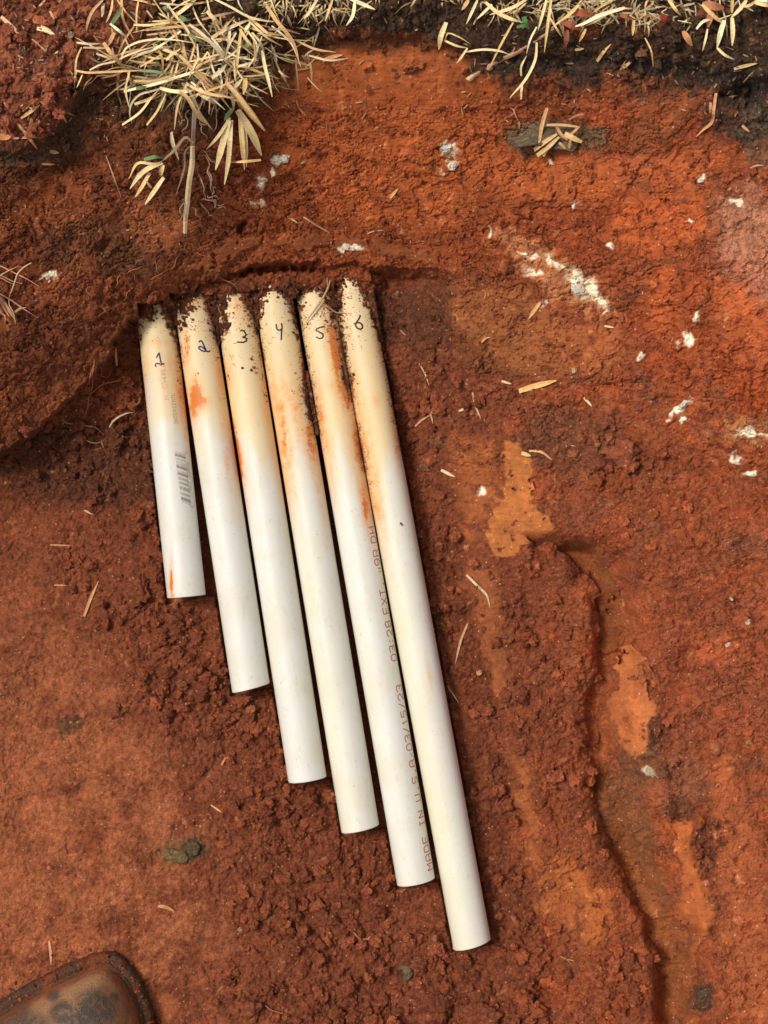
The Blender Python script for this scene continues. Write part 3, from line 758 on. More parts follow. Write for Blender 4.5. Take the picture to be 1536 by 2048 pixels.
CLODS = [
 (497, 1440, 17, 31, .45, (134, 66, 42), 'elongated red clay clod left of the third pipe, below the end of the second pipe'),
 (448, 1440, 24, 18, 0, (124, 62, 40), 'rounded brown clod standing just left of the elongated clod'),
 (668, 1700, 24, 20, .3, (122, 60, 36), 'squarish clod lying just left of the end of the fourth pipe'),
 (690, 1830, 21, 17, .1, (120, 62, 42), 'rounded clod below the end of the fourth pipe, among loose crumbs'),
 (690, 1985, 30, 26, .2, (122, 60, 40), 'large lumpy clod at the bottom edge, left of the grey stone'),
 (855, 2010, 52, 40, .2, (122, 60, 40), 'largest clod at the bottom edge under the grey stone'),
 (960, 2030, 46, 34, -.4, (126, 62, 40), 'pointed clod at the bottom edge, right of the largest clod'),
 (1052, 2010, 28, 24, .2, (116, 58, 38), 'knobbly clod at the bottom edge, in front of the right hand ridge'),
 (1020, 1785, 16, 12, .4, (150, 76, 50), 'pale angular flake right of the end of the sixth pipe'),
 (1302, 1352, 12, 30, -.65, (176, 94, 58), 'ochre flake slanting off the smooth scraped patch on the right wall'),
 (1284, 1345, 10, 24, -.2, (166, 88, 52), 'small upright ochre flake leaning on the slanting flake'),
 (1130, 1560, 30, 22, .3, (128, 66, 50), 'reddish lump on the ridge beside the groove, level with the white pebble'),
 (1060, 1835, 14, 10, .2, (118, 62, 40), 'small lump on the lower ridge'),
 (1212, 1985, 18, 9, 0, (136, 74, 50), 'flat pale flake low on the ridge, right of the knobbly clod'),
 (1262, 1975, 24, 18, .1, (130, 66, 44), 'broad clod on the lower ridge beside the groove'),
 (1258, 1925, 20, 16, .1, (124, 64, 44), 'clod above the broad clod on the lower ridge'),
 (1250, 905, 44, 30, .25, (150, 78, 56), 'big crumbling lump on the right slope'),
 (1210, 845, 17, 16, .3, (142, 72, 54), 'round lump just above the big crumbling lump'),
 (1190, 925, 32, 20, -.5, (134, 68, 50), 'lump clinging to the left flank of the big crumbling lump'),
 (1142, 955, 16, 13, .1, (138, 72, 54), 'round pebbly lump below left of the big crumbling lump'),
 (805, 842, 15, 11, .1, (120, 60, 42), 'dark red clod touching the right side of the sixth pipe'),
 (876, 886, 19, 13, .1, (118, 84, 56), 'greenish brown lump right of the sixth pipe'),
 (850, 935, 11, 10, .1, (132, 100, 72), 'small tan lump below the greenish brown lump'),
 (1075, 1325, 22, 14, -.5, (124, 62, 38), 'slanting clod on the crumbly slope left of the groove'),
 (1105, 1333, 13, 10, .6, (140, 76, 52), 'pale pinkish lump beside the slanting clod'),
 (1017, 1272, 17, 15, 0, (134, 76, 50), 'round ball of earth on the slope right of the sixth pipe'),
 (1088, 1356, 12, 10, 0, (140, 90, 64), 'small tan ball under the pale pinkish lump'),
 (1140, 1385, 14, 7, .2, (170, 104, 78), 'thin pinkish flake on the slope left of the groove'),
 (1010, 1400, 14, 24, .2, (140, 68, 42), 'upright reddish clod right of the sixth pipe, halfway down'),
 (275, 1185, 30, 34, .3, (118, 60, 38), 'dark clod left of the end of the first pipe'),
 (315, 1105, 30, 20, .4, (128, 62, 38), 'wedge of earth left of the first pipe near its end'),
 (345, 1250, 46, 30, .2, (122, 62, 40), 'broad crumbling lump below the end of the first pipe'),
 (330, 1345, 20, 18, 0, (126, 64, 40), 'round lump below left of the broad crumbling lump'),
 (280, 1395, 12, 11, 0, (122, 64, 44), 'small round clod on the pit floor, far left of the second pipe'),
 (228, 1420, 24, 17, .1, (132, 68, 48), 'block of earth at the edge of the compacted floor'),
 (500, 2025, 22, 24, 0, (130, 72, 50), 'rounded lump at the bottom edge, right of the boot'),
 (655, 1865, 16, 13, .6, (124, 66, 44), 'slanting lump above the large lumpy clod'),
 (640, 1830, 11, 10, .2, (128, 82, 66), 'small greyish pink lump among crumbs, centre bottom'),
]
for i, (u, v, a, b, rot, col, lab) in enumerate(CLODS):
    clod(u, v, a, b, rot, col, lab, seed=500 + 13 * i, flat=.62, rough=.6, lift=.0, facets=8)
STONES = [
 (808, 1950, 19, 20, .2, (108, 88, 68), 'grey angular stone on crumbs near the bottom edge', 'stone', 'stone'),
 (1300, 1541, 14, 10, .5, (204, 168, 142), 'white pebble pressed in the clay below the ochre patch', 'pebble', 'pebble'),
 (1405, 1990, 15, 22, .3, (88, 68, 52), 'dark grey stone half buried near the bottom right corner', 'stone', 'stone'),
 (387, 1695, 13, 16, .2, (92, 76, 56), 'dark grey green stone flush with the compacted floor', 'stone', 'stone'),
 (352, 1712, 26, 15, .4, (124, 98, 66), 'mottled tan stone flush with the compacted floor, left of a dark one', 'stone', 'stone'),
 (29, 95, 6, 6, 0, (92, 80, 74), 'small round grey pebble on the red earth, top left', 'pebble', 'pebble'),
 (44, 103, 6, 8, .2, (128, 108, 92), 'small tan angular pebble beside the round grey pebble', 'pebble', 'pebble'),
 (142, 70, 6, 7, .4, (150, 126, 112), 'pale grey pebble on the red earth left of the grass', 'pebble', 'pebble'),
 (958, 1345, 6, 7, .0, (200, 150, 110), 'tiny cream pebble right of the sixth pipe', 'pebble', 'pebble'),
 (480, 1858, 6, 5, .2, (186, 128, 88), 'tiny tan pebble on the floor left of the crumbs', 'pebble', 'pebble'),
 (821, 848, 4, 4, 0, (176, 150, 140), 'tiny pale pebble beside the dark red clod', 'pebble', 'pebble'),
 (1496, 1244, 5, 6, .5, (206, 180, 150), 'tiny white pebble high on the right slope', 'pebble', 'pebble'),
 (1457, 1289, 7, 4, -.5, (210, 196, 180), 'white flat pebble on the right slope', 'pebble', 'pebble'),
 (1463, 1197, 3.5, 5, -.5, (206, 176, 140), 'cream pebble on the right slope, above the white flat pebble', 'pebble', 'pebble'),
 (1414, 1765, 6, 7, .2, (206, 130, 96), 'salmon pebble beside the lower ochre patch', 'pebble', 'pebble'),
 (1148, 740, 6, 5, .2, (206, 170, 130), 'cream pebble above the broad straw blade', 'pebble', 'pebble'),
 (606, 324, 6, 5, .2, (190, 150, 110), 'tan pebble right of the white nodule in the back wall', 'pebble', 'pebble'),
 (98, 1735, 5, 4, 0, (196, 130, 96), 'tiny salmon pebble on the compacted floor, left', 'pebble', 'pebble'),
]
for i, (u, v, a, b, rot, col, lab, cat, nm) in enumerate(STONES):
    clod(u, v, a, b, rot, col, lab, cat, nm, seed=900 + 7 * i, flat=.6, rough=.22, lift=.05, facets=7)
NODS = [
 (569, 316, 12, 9, -.3, 'white crystalline nodule sticking out of the back wall beside the roots'),
 (550, 320, 8, 4, .1, 'grey white flat nodule touching the larger white nodule'),
 (895, 296, 13, 11, .2, 'white nodule cluster in the upper back wall'),
 (908, 331, 7, 8, .2, 'smaller white nodule just under the cluster in the back wall'),
 (691, 495, 9, 5, .1, 'white nodule on the lip above the fifth pipe'),
 (705, 497, 7, 4, .1, 'small white nodule right of the one above the fifth pipe'),
 (1158, 578, 17, 11, .7, 'large white mineral nodule in the middle of the right slope'),
 (1402, 361, 6, 6, .2, 'small round white nodule, upper right'),
 (1102, 326, 6, 4, .2, 'small white nodule under the grey sod lump'),
 (1372, 805, 17, 6, -.85, 'long white nodule slanting on the right slope'),
 (316, 615, 13, 7, .3, None),
]
for i, (u, v, a, b, rot, lab) in enumerate(NODS):
    if lab is None: continue
    clod(u, v, a, b, rot, (246, 232, 212), lab, 'mineral nodule', 'mineral_nodule', seed=1200 + 7 * i, flat=.55, rough=.6, lift=.0, facets=5, mat=M_WHITE)

# ------------------------------------------------------------------ pipes
def pvc_material():
    m, N, L, B = new_mat('pvc')
    a_st, a_or, a_du = attr(N, 'stain').outputs['Fac'], attr(N, 'rust').outputs['Fac'], attr(N, 'dust').outputs['Fac']
    a_yl = attr(N, 'yellow').outputs['Fac']
    pv = attr(N, 'along').outputs['Vector']     # (across, along, 0) in pixels / 100
    mp = N.new('ShaderNodeMapping'); mp.inputs['Scale'].default_value = (9, 1.1, 1); L.new(pv, mp.inputs['Vector'])
    streak = noise(N, L, mp.outputs[0], 1.0, 4, .6)
    fine = noise(N, L, pv, 22, 4, .65); fine2 = noise(N, L, pv, 60, 2, .6); med = noise(N, L, pv, 7, 4, .6)
    c = mixrgb(N, L, maprange(N, L, streak, .35, .7, 0, .35), lin(226, 223, 214), lin(220, 215, 198))
    blo = noise(N, L, pv, .8, 4, .6)
    c = mixrgb(N, L, maprange(N, L, blo, .45, .75, 0, .5), c, lin(214, 200, 166))
    c = mixrgb(N, L, maprange(N, L, mth(N, L, 'MULTIPLY', med, streak), .3, .42, 0, .22), c, lin(186, 160, 132))
    c = mixrgb(N, L, a_yl, c, lin(226, 214, 168))
    fs = mth(N, L, 'MULTIPLY', a_st, maprange(N, L, streak, .25, .65, .72, 1.0))
    c = mixrgb(N, L, fs, c, lin(232, 204, 150))
    fo = mth(N, L, 'MULTIPLY', mth(N, L, 'MULTIPLY', a_or, maprange(N, L, med, .3, .62, .35, 1.2)), maprange(N, L, mth(N, L, 'ADD', streak, fine), .75, 1.2, .35, 1.3))
    foc = N.new('ShaderNodeClamp'); L.new(fo, foc.inputs[0])
    c = mixrgb(N, L, foc.outputs[0], c, lin(234, 150, 72))
    # strong rust core
    core = maprange(N, L, mth(N, L, 'ADD', a_or, mth(N, L, 'MULTIPLY', mth(N, L, 'ADD', med, fine), .9)), 1.6, 2.0, 0, .75)
    c = mixrgb(N, L, core, c, lin(204, 104, 20))
    # soil film and specks
    th = mth(N, L, 'SUBTRACT', .68, mth(N, L, 'MULTIPLY', a_du, .25))
    sp = mth(N, L, 'ADD', mth(N, L, 'MULTIPLY', fine, .62), mth(N, L, 'MULTIPLY', med, .38))
    spk = maprange(N, L, mth(N, L, 'SUBTRACT', sp, th), .0, .035, 0, .92)
    film = mth(N, L, 'MULTIPLY', a_du, maprange(N, L, fine2, .35, .7, .0, .5))
    c = mixrgb(N, L, film, c, lin(196, 150, 118))
    c = mixrgb(N, L, spk, c, mixrgb(N, L, fine2, lin(176, 112, 74), lin(112, 58, 32)))
    mps = N.new('ShaderNodeMapping'); mps.inputs['Scale'].default_value = (26, 5, 1); mps.inputs['Rotation'].default_value = (0, 0, .7); L.new(pv, mps.inputs['Vector'])
    scr = noise(N, L, mps.outputs[0], 1.0, 3, .7); gate = noise(N, L, pv, 2.2, 2, .5)
    c = mixrgb(N, L, mth(N, L, 'MULTIPLY', maprange(N, L, scr, .62, .68, 0, .4), maprange(N, L, gate, .5, .62, 0, 1)), c, lin(166, 158, 132))
    # tiny scuffs
    vo = N.new('ShaderNodeTexVoronoi'); vo.inputs['Scale'].default_value = 3.1; vo.inputs['Randomness'].default_value = 1
    mp2 = N.new('ShaderNodeMapping'); mp2.inputs['Scale'].default_value = (2.4, 1.3, 1); mp2.inputs['Rotation'].default_value = (0, 0, .5); L.new(pv, mp2.inputs['Vector'])
    wv = N.new('ShaderNodeVectorMath'); wv.operation = 'ADD'
    nz = N.new('ShaderNodeTexNoise'); nz.inputs['Scale'].default_value = 9; L.new(pv, nz.inputs['Vector'])
    sc = N.new('ShaderNodeVectorMath'); sc.operation = 'SCALE'; sc.inputs['Scale'].default_value = .5; L.new(nz.outputs['Color'], sc.inputs[0])
    L.new(mp2.outputs[0], wv.inputs[0]); L.new(sc.outputs[0], wv.inputs[1]); L.new(wv.outputs[0], vo.inputs['Vector'])
    scf = mth(N, L, 'LESS_THAN', vo.outputs['Distance'], .11)
    scf = mth(N, L, 'MULTIPLY', scf, mth(N, L, 'GREATER_THAN', fine2, .5))
    c = mixrgb(N, L, mth(N, L, 'MULTIPLY', scf, .45), c, lin(128, 122, 104))
    L.new(c, B.inputs['Base Color'])
    ro = mth(N, L, 'ADD', .33, mth(N, L, 'MULTIPLY', mth(N, L, 'ADD', spk, mth(N, L, 'MULTIPLY', a_st, .4)), .45))
    L.new(ro, B.inputs['Roughness'])
    B.inputs['Specular IOR Level'].default_value = .45
    bp = N.new('ShaderNodeBump'); bp.inputs['Distance'].default_value = .0004; bp.inputs['Strength'].default_value = .6
    L.new(mth(N, L, 'ADD', spk, mth(N, L, 'MULTIPLY', fine2, .08)), bp.inputs['Height']); L.new(bp.outputs[0], B.inputs['Normal'])
    return m
M_PVC = pvc_material()
def plain(name, col, rough=.6, alpha=None, spec=.3):
    m, N, L, B = new_mat(name)
    B.inputs['Base Color'].default_value = (*lin(*col), 1); B.inputs['Roughness'].default_value = rough
    B.inputs['Specular IOR Level'].default_value = spec
    return m
def ink(name, col, wear, scale=900):
    m, N, L, B = new_mat(name)
    tc = N.new('ShaderNodeTexCoord').outputs['Object']
    f = noise(N, L, tc, scale, 3, .6)
    L.new(mixrgb(N, L, maprange(N, L, f, .35, .65, 0, wear), lin(*col), lin(222, 208, 190)), B.inputs['Base Color'])
    B.inputs['Roughness'].default_value = .5
    return m
M_BLUE = ink('blue_marker_ink', (30, 24, 84), .0); M_BLACK = ink('black_marker_ink', (22, 20, 26), .0)
M_RED = ink('red_print', (166, 66, 66), .1); M_BAR = ink('grey_barcode_print', (104, 100, 98), .55, 1500)
M_FADE = ink('faded_red_print', (196, 122, 84), .6); M_SMALL = ink('faded_black_print', (120, 104, 84), .5)

# stains by pipe: v where the cream ends (left, mid, right edge), yellow cast, rust blobs (u, v, a, b, strength, rot), dust end (left, right)
ST = [
 dict(end=(830, 815, 870), yl=0, rust=[(367, 775, 16, 60, .75, -.1), (332, 770, 14, 50, .25, -.1), (286, 760, 8, 60, .3, -.1), (376, 850, 8, 60, .5, -.1), (318, 686, 18, 8, .6, 0), (340, 735, 14, 34, .35, -.15), (343, 1160, 3.5, 40, .85, .0), (340, 1190, 12, 4, .5, 0), (350, 790, 30, 25, .25, 0)], dust=(700, 830), dk=.9),
 dict(end=(860, 850, 900), yl=.05, rust=[(393, 790, 13, 30, 1.25, -.1), (402, 800, 14, 12, .95, 0), (388, 758, 6, 18, .9, 0), (386, 820, 14, 22, .6, 0), (438, 760, 10, 70, .35, -.15), (452, 900, 6, 120, .3, -.15), (372, 700, 8, 40, .5, 0), (396, 603, 16, 10, .5, 0)], dust=(800, 760), dk=.85),
 dict(end=(900, 900, 940), yl=.05, rust=[(478, 930, 8, 90, .85, -.15), (468, 860, 7, 50, .6, -.15), (482, 610, 22, 40, .35, 0), (530, 800, 8, 80, .35, -.15), (490, 1050, 5, 110, .25, -.15), (455, 760, 8, 50, .35, 0)], dust=(780, 860), dk=.9),
 dict(end=(980, 880, 960), yl=.35, rust=[(566, 860, 14, 110, .7, -.16), (590, 820, 24, 70, .45, -.16), (620, 880, 12, 60, .7, -.16), (560, 780, 26, 50, .4, -.1), (572, 960, 8, 60, .6, -.16), (640, 985, 7, 90, .3, -.16), (612, 850, 16, 30, .4, 0)], dust=(800, 900), dk=.8),
 dict(end=(960, 900, 1010), yl=.14, rust=[(673, 720, 10, 90, 1.15, -.14), (662, 655, 10, 26, .8, 0), (690, 790, 9, 40, 1.0, -.2), (645, 860, 12, 110, .65, -.16), (718, 890, 16, 100, .75, -.17), (730, 1000, 10, 60, .8, -.17), (663, 765, 14, 20, .45, 0), (742, 1030, 8, 20, .5, -.17)], dust=(960, 1010), dk=.95),
 dict(end=(1060, 950, 900), yl=.5, rust=[(736, 900, 12, 170, .6, -.18), (752, 1010, 11, 45, .65, -.18), (712, 800, 10, 60, .5, -.18), (790, 880, 9, 60, .45, -.18), (753, 800, 10, 14, .35, 0), (765, 705, 10, 60, .3, -.15), (858, 1340, 4, 50, .3, -.18)], dust=(1040, 960), dk=1.0),
]
NUM_LABEL = ['first', 'second', 'third', 'fourth', 'fifth', 'sixth']

def pipe_frame(i):
    p = PIPES[i]
    A = P(ctr(i, p['vT'] - 16), p['vT'] - 16, ZC); Bp = P(p['uB'], p['vB'], ZC)
    ax = Bp - A; Lm = np.linalg.norm(ax); ax /= Lm
    side = np.cross(np.array([0, 0, 1.]), ax); side /= np.linalg.norm(side)   # picture right for an axis pointing down
    up = np.array([0, 0, 1.])
    return A, ax, side, up, Lm

def build_pipe(i):
    p = PIPES[i]; A, ax, side, up, Lm = pipe_frame(i)
    nl = int(Lm / .00055); na = 96
    th = np.linspace(0, 2 * np.pi, na, endpoint=False)       # 0 = up, positive to picture right
    ls = np.linspace(0, 1, nl) * Lm
    ls, TH = np.meshgrid(ls, th, indexing='ij')
    cut = p['cut'] * R_PIPE * np.sin(TH)
    LS = ls - cut * (ls / Lm) ** 8
    def ring(LS_, TH_, R_): return A + LS_[..., None] * ax + R_ * (np.sin(TH_)[..., None] * side + np.cos(TH_)[..., None] * up)
    outer = ring(LS, TH, R_PIPE).reshape(-1, 3)
    Ri = R_PIPE - .0029
    # small chamfer and inner wall at the open end
    e = -p['cut'] * R_PIPE * np.sin(th)
    r1 = ring(Lm + e + .0002, th, R_PIPE - .0003); r2 = ring(Lm + e + .0002, th, Ri + .0002); r3 = ring(Lm + e - .0003, th, Ri); r4 = ring(Lm + e - .12, th, Ri)
    V = np.concatenate([outer, r1, r2, r3, r4]); rows = nl + 4
    idx = np.arange(rows * na).reshape(rows, na); nx = np.roll(idx, -1, 1)
    F = np.stack([idx[:-1], idx[1:], nx[1:], nx[:-1]], -1).reshape(-1, 4)
    u, v = to_px(V[:, 0], V[:, 1], V[:, 2])
    lower = np.concatenate([(np.cos(TH) < -.05).ravel(), np.ones(4 * na, bool)])
    t = np.clip((u - ctr(i, v)) * cosang(i) / RPX, -1.1, 1.1)
    s = ST[i]
    end = np.interp(t, (-.9, 0, .9), s['end'])
    nz = fbm(u, v * .6, 40, 4, 400 + i); nf = fbm(u * 3, v * .5, 60, 4, 420 + i)
    stain = sstep(70, -60, v - end + 60 * nz + 60 * nf) * (.8 + .25 * sstep(60, -160, v - end))
    stain = np.clip(stain * (1 + .25 * nf), 0, 1)
    stain = np.maximum(stain, .22 * sstep(160, 0, v - end) * sstep(-.4, .5, nf))
    yl = s['yl'] * np.clip(.55 - t * .9, 0, 1) * (0.8 + .5 * nf)
    rust = np.zeros(len(V))
    for (cu, cv, a, b, w, rot) in s['rust']:
        c_, s_ = math.cos(rot), math.sin(rot)
        x = (u - cu) * c_ - (v - cv) * s_ * -1; y = -(u - cu) * s_ * -1 * -1 + (v - cv) * c_
        x = (u - cu) * c_ + (v - cv) * s_; y = -(u - cu) * s_ + (v - cv) * c_
        rust = np.maximum(rust, 1.25 * w * np.exp(-((x / (a * 1.15)) ** 2 + (y / b) ** 2)) * (1 + .5 * nz + .5 * nf))
    dl, dr = s['dust']
    tab = np.array(COV[i], float)
    e0 = ctr(i, v) - RPX; e1 = ctr(i, v) + RPX
    xl = np.maximum(np.interp(v, tab[:, 0], tab[:, 1]), e0); xr = np.minimum(np.interp(v, tab[:, 0], tab[:, 2]), e1)
    dL = np.clip(u - xl, 0, 99); dR = np.clip(xr - u, 0, 99)
    dust = np.exp(-dL / 11) * sstep(dl + 60, dl - 120, v) + np.exp(-dR / 11) * sstep(dr + 60, dr - 120, v)
    dust = np.maximum(dust, .95 * sstep(34, 0, v - tab[0, 0]))
    dust = np.maximum(dust, .56 * sstep(860 + 40 * nz, 640, v))
    dust = np.maximum(dust, .2 * np.clip(rust, 0, 1))
    dust = np.clip(dust * (.85 + .5 * nz) * s['dk'], 0, 1)
    dust[lower] = np.maximum(dust[lower], .1)
    al = np.zeros((len(V), 3)); Ls2 = (V - A) @ ax
    angs = np.arctan2((V - A) @ side, (V - A)[:, 2])
    al[:, 0] = angs * R_PIPE / .000347 / 100 + i * 3.7; al[:, 1] = Ls2 / .000347 / 100 + i * 5.1
    al[:, 2] = Ri * 0
    root_loc = (A + ax * Lm / 2) - up * R_PIPE
    root = empty('pvc_pipe', tuple(root_loc))
    o = mesh_obj('tube', V, F, M_PVC, parent=root, attrs={'stain': stain, 'rust': rust, 'dust': dust, 'yellow': yl, 'along': al}, loc=tuple(root_loc))
    return root, root_loc

def surf_pt(i, u, v, lift=.00012):
    """point on the pipe surface seen at photo pixel, through the pipe's own angle"""
    t = (u - ctr(i, v)) * cosang(i) / RPX; t = max(-.985, min(.985, t))
    A, ax, side, up, Lm = pipe_frame(i)
    th = math.asin(t)
    for _ in range(3):      # move along the axis till the projected v fits, correct t for the ray slant
        z = ZC + R_PIPE * math.cos(th); X = P(u, v, z)
        rel = X - A; sx = float(rel @ side) / R_PIPE; th = math.asin(max(-.99, min(.99, sx)))
    l = float((X - A) @ ax)
    return l, th
def ribbon_on_pipe(i, strokes_lth, width, lift=.00012):
    """strokes: lists of (l, theta); flat thin strips 0.1 mm proud, closed on both faces"""
    A, ax, side, up, Lm = pipe_frame(i)
    Vs, Fs = [], []
    for st in strokes_lth:
        st = np.array(st, float)
        if len(st) < 2: continue
        q = np.stack([st[:, 0], st[:, 1] * R_PIPE], 1)
        # resample
        seg = np.hypot(*np.diff(q, axis=0).T); cum = np.concatenate([[0], np.cumsum(seg)])
        n = max(2, int(cum[-1] / .0004) + 1)
        tt = np.linspace(0, cum[-1], n); q = np.stack([np.interp(tt, cum, q[:, 0]), np.interp(tt, cum, q[:, 1])], 1)
        tan = np.gradient(q, axis=0); tan /= np.linalg.norm(tan, axis=1)[:, None] + 1e-12
        nor = np.stack([-tan[:, 1], tan[:, 0]], 1)
        wv = width / 2
        q = q.copy(); q[0] -= tan[0] * wv * .6; q[-1] += tan[-1] * wv * .6
        base = sum(len(x) for x in Vs)
        for sg, lf in ((-1, lift), (1, lift), (1, lift * .2), (-1, lift * .2)):
            e = q + sg * wv * nor
            a = e[:, 1] / R_PIPE; rr = R_PIPE + lf
            Vs.append(A + e[:, :1] * ax + rr * (np.sin(a)[:, None] * side + np.cos(a)[:, None] * up))
        for k in range(n - 1):
            for c in range(4):
                d = (c + 1) % 4
                Fs.append((base + c * n + k, base + d * n + k, base + d * n + k + 1, base + c * n + k + 1))
        Fs.append((base, base + n, base + 2 * n, base + 3 * n)); Fs.append((base + n - 1, base + 4 * n - 1, base + 3 * n - 1, base + 2 * n - 1))
    return np.concatenate(Vs), Fs
def add_marks(i, root, rloc, name, strokes, width, mat):
    V, F = ribbon_on_pipe(i, strokes, width)
    return mesh_obj(name, V, F, mat, parent=root, loc=tuple(rloc), smooth=False)
def zpix(strokes, ox, oy, sc): return [[(ox + x / sc, oy + y / sc) for x, y in s] for s in strokes]
HAND = [
 zpix([[(298, 850), (284, 872), (272, 896)], [(298, 850), (306, 890), (314, 930), (322, 968)], [(268, 988), (259, 978), (264, 962), (282, 956), (305, 962), (325, 966), (346, 962)], [(312, 975), (318, 962), (330, 955)]], 260, 540, 5.12),
 zpix([[(708, 738), (716, 726), (732, 726), (744, 745), (758, 778), (776, 815), (778, 830), (758, 834), (728, 822), (706, 805), (704, 788), (724, 782), (752, 798), (784, 832), (800, 838), (818, 828)]], 260, 540, 5.12),
 zpix([[(1132, 622), (1152, 616), (1170, 630), (1190, 664), (1176, 680), (1150, 690), (1178, 692), (1196, 705), (1190, 728), (1160, 742), (1100, 738)], ], 260, 540, 5.12),
 zpix([[(252, 522), (254, 556), (266, 576), (290, 578), (308, 562)], [(302, 514), (308, 545), (302, 600), (300, 668)]], 500, 540, 4.8),
 zpix([[(706, 545), (672, 552), (638, 566), (634, 582), (660, 592), (690, 608), (704, 632), (694, 652), (664, 659), (638, 644)]], 500, 540, 4.8),
 zpix([[(1058, 438), (1046, 470), (1020, 504), (1012, 535), (1030, 560), (1060, 570), (1080, 556), (1078, 528), (1058, 508), (1030, 504), (1012, 522), (998, 512)]], 500, 540, 4.8),
]
HANDMAT = [M_BLUE, M_BLUE, M_BLACK, M_BLACK, M_BLACK, M_BLACK]
# stroke letters on a 0..1 box, x reading direction, y up
FONT = {
 'M': [[(0, 0), (0, 1), (.5, .45), (1, 1), (1, 0)]], 'A': [[(0, 0), (0, .75), (.2, 1), (.8, 1), (1, .75), (1, 0)], [(0, .42), (1, .42)]],
 'D': [[(0, 0), (0, 1), (.75, 1), (1, .75), (1, .25), (.75, 0), (0, 0)]], 'E': [[(1, 1), (0, 1), (0, 0), (1, 0)], [(0, .5), (.8, .5)]],
 'I': [[(.5, 0), (.5, 1)], [(.2, 0), (.8, 0)], [(.2, 1), (.8, 1)]], 'N': [[(0, 0), (0, 1), (1, 0), (1, 1)]], 'U': [[(0, 1), (0, .2), (.2, 0), (.8, 0), (1, .2), (1, 1)]],
 'S': [[(1, .85), (.8, 1), (.2, 1), (0, .8), (.2, .52), (.8, .48), (1, .2), (.8, 0), (.2, 0), (0, .15)]], '.': [[(.4, 0), (.6, 0), (.6, .12), (.4, .12)]], '-': [[(.3, .45), (.7, .45)]],
 '0': [[(.2, 0), (0, .25), (0, .75), (.2, 1), (.8, 1), (1, .75), (1, .25), (.8, 0), (.2, 0)]], '1': [[(.25, .8), (.5, 1), (.5, 0)]],
 '2': [[(0, .8), (.2, 1), (.8, 1), (1, .8), (1, .6), (0, 0), (1, 0)]], '3': [[(0, .9), (.2, 1), (.8, 1), (1, .8), (.8, .52), (.35, .52)], [(.8, .52), (1, .25), (.8, 0), (.2, 0), (0, .12)]],
 '5': [[(1, 1), (.1, 1), (.05, .55), (.8, .58), (1, .35), (.85, 0), (.1, 0)]], '6': [[(.9, 1), (.3, 1), (0, .6), (0, .2), (.2, 0), (.8, 0), (1, .2), (1, .4), (.8, .55), (.1, .5)]],
 '8': [[(.2, .52), (0, .75), (.2, 1), (.8, 1), (1, .75), (.8, .52), (.2, .52), (0, .25), (.2, 0), (.8, 0), (1, .25), (.8, .52)]], '9': [[(.1, 0), (.7, 0), (1, .4), (1, .8), (.8, 1), (.2, 1), (0, .8), (0, .6), (.2, .45), (.95, .5)]],
 '/': [[(.1, -.05), (.9, 1.05)]], ':': [[(.4, .2), (.6, .2)], [(.4, .75), (.6, .75)]], 'X': [[(0, 0), (1, 1)], [(0, 1), (1, 0)]], 'T': [[(0, 1), (1, 1)], [(.5, 1), (.5, 0)]],
 'R': [[(0, 0), (0, 1), (.8, 1), (1, .8), (1, .65), (.8, .48), (0, .48)], [(.6, .48), (1, 0)]], 'H': [[(0, 0), (0, 1)], [(1, 0), (1, 1)], [(0, .5), (1, .5)]], '"': [[(.25, .15), (.25, .6)], [(.75, .15), (.75, .6)]],
 'C': [[(1, .8), (.8, 1), (.2, 1), (0, .75), (0, .25), (.2, 0), (.8, 0), (1, .2)]], 'L': [[(0, 1), (0, 0), (.9, 0)]], 'O': [[(.2, 0), (0, .25), (0, .75), (.2, 1), (.8, 1), (1, .75), (1, .25), (.8, 0), (.2, 0)]],
 'Z': [[(0, 1), (1, 1), (0, 0), (1, 0)]], 'P': [[(0, 0), (0, 1), (.8, 1), (1, .8), (1, .65), (.8, .48), (0, .48)]], '7': [[(0, 1), (1, 1), (.4, 0)]],
}
def text_strokes(i, items, adv, thL, thR):
    """items: (char, v centre); letters read towards the pipe head, their tops towards thL, feet at thR (angles)"""
    A, ax, side, up, Lm = pipe_frame(i); out = []
    for ch, v in items:
        l0, _ = surf_pt(i, ctr(i, v) + RPX * math.sin((thL + thR) / 2) / cosang(i), v)
        for st in FONT[ch]:
            out.append([(l0 - (x - .5) * adv * .000347, thR + (thL - thR) * y) for x, y in st])
    return out
T5 = [('M', 1733), ('A', 1715), ('D', 1697), ('E', 1679), ('I', 1646), ('N', 1628), ('U', 1595), ('.', 1577), ('S', 1560), ('.', 1543), ('A', 1527), ('-', 1509), ('0', 1494), ('3', 1476), ('/', 1460), ('1', 1444), ('5', 1428), ('/', 1411), ('2', 1394), ('3', 1376),
      ('0', 1315), ('3', 1297), (':', 1282), ('2', 1266), ('8', 1248), ('E', 1221), ('X', 1202), ('T', 1185), ('.', 1168), ('"', 1140), ('9', 1124), ('R', 1106), ('D', 1079), ('H', 1060)]
pipe_labels = [
 'shortest white plastic pipe with a grey barcode, marked 1, leftmost of the six',
 'second shortest white plastic pipe, marked 2, with a strong rust blotch near its head',
 'white plastic pipe marked 3, between the pipes marked 2 and 4',
 'white plastic pipe marked 4, with orange stained edges, between pipes 3 and 5',
 'white plastic pipe marked 5, with red printed lettering down its right side',
 'longest white plastic pipe, yellowish, marked 6, rightmost of the six',
]
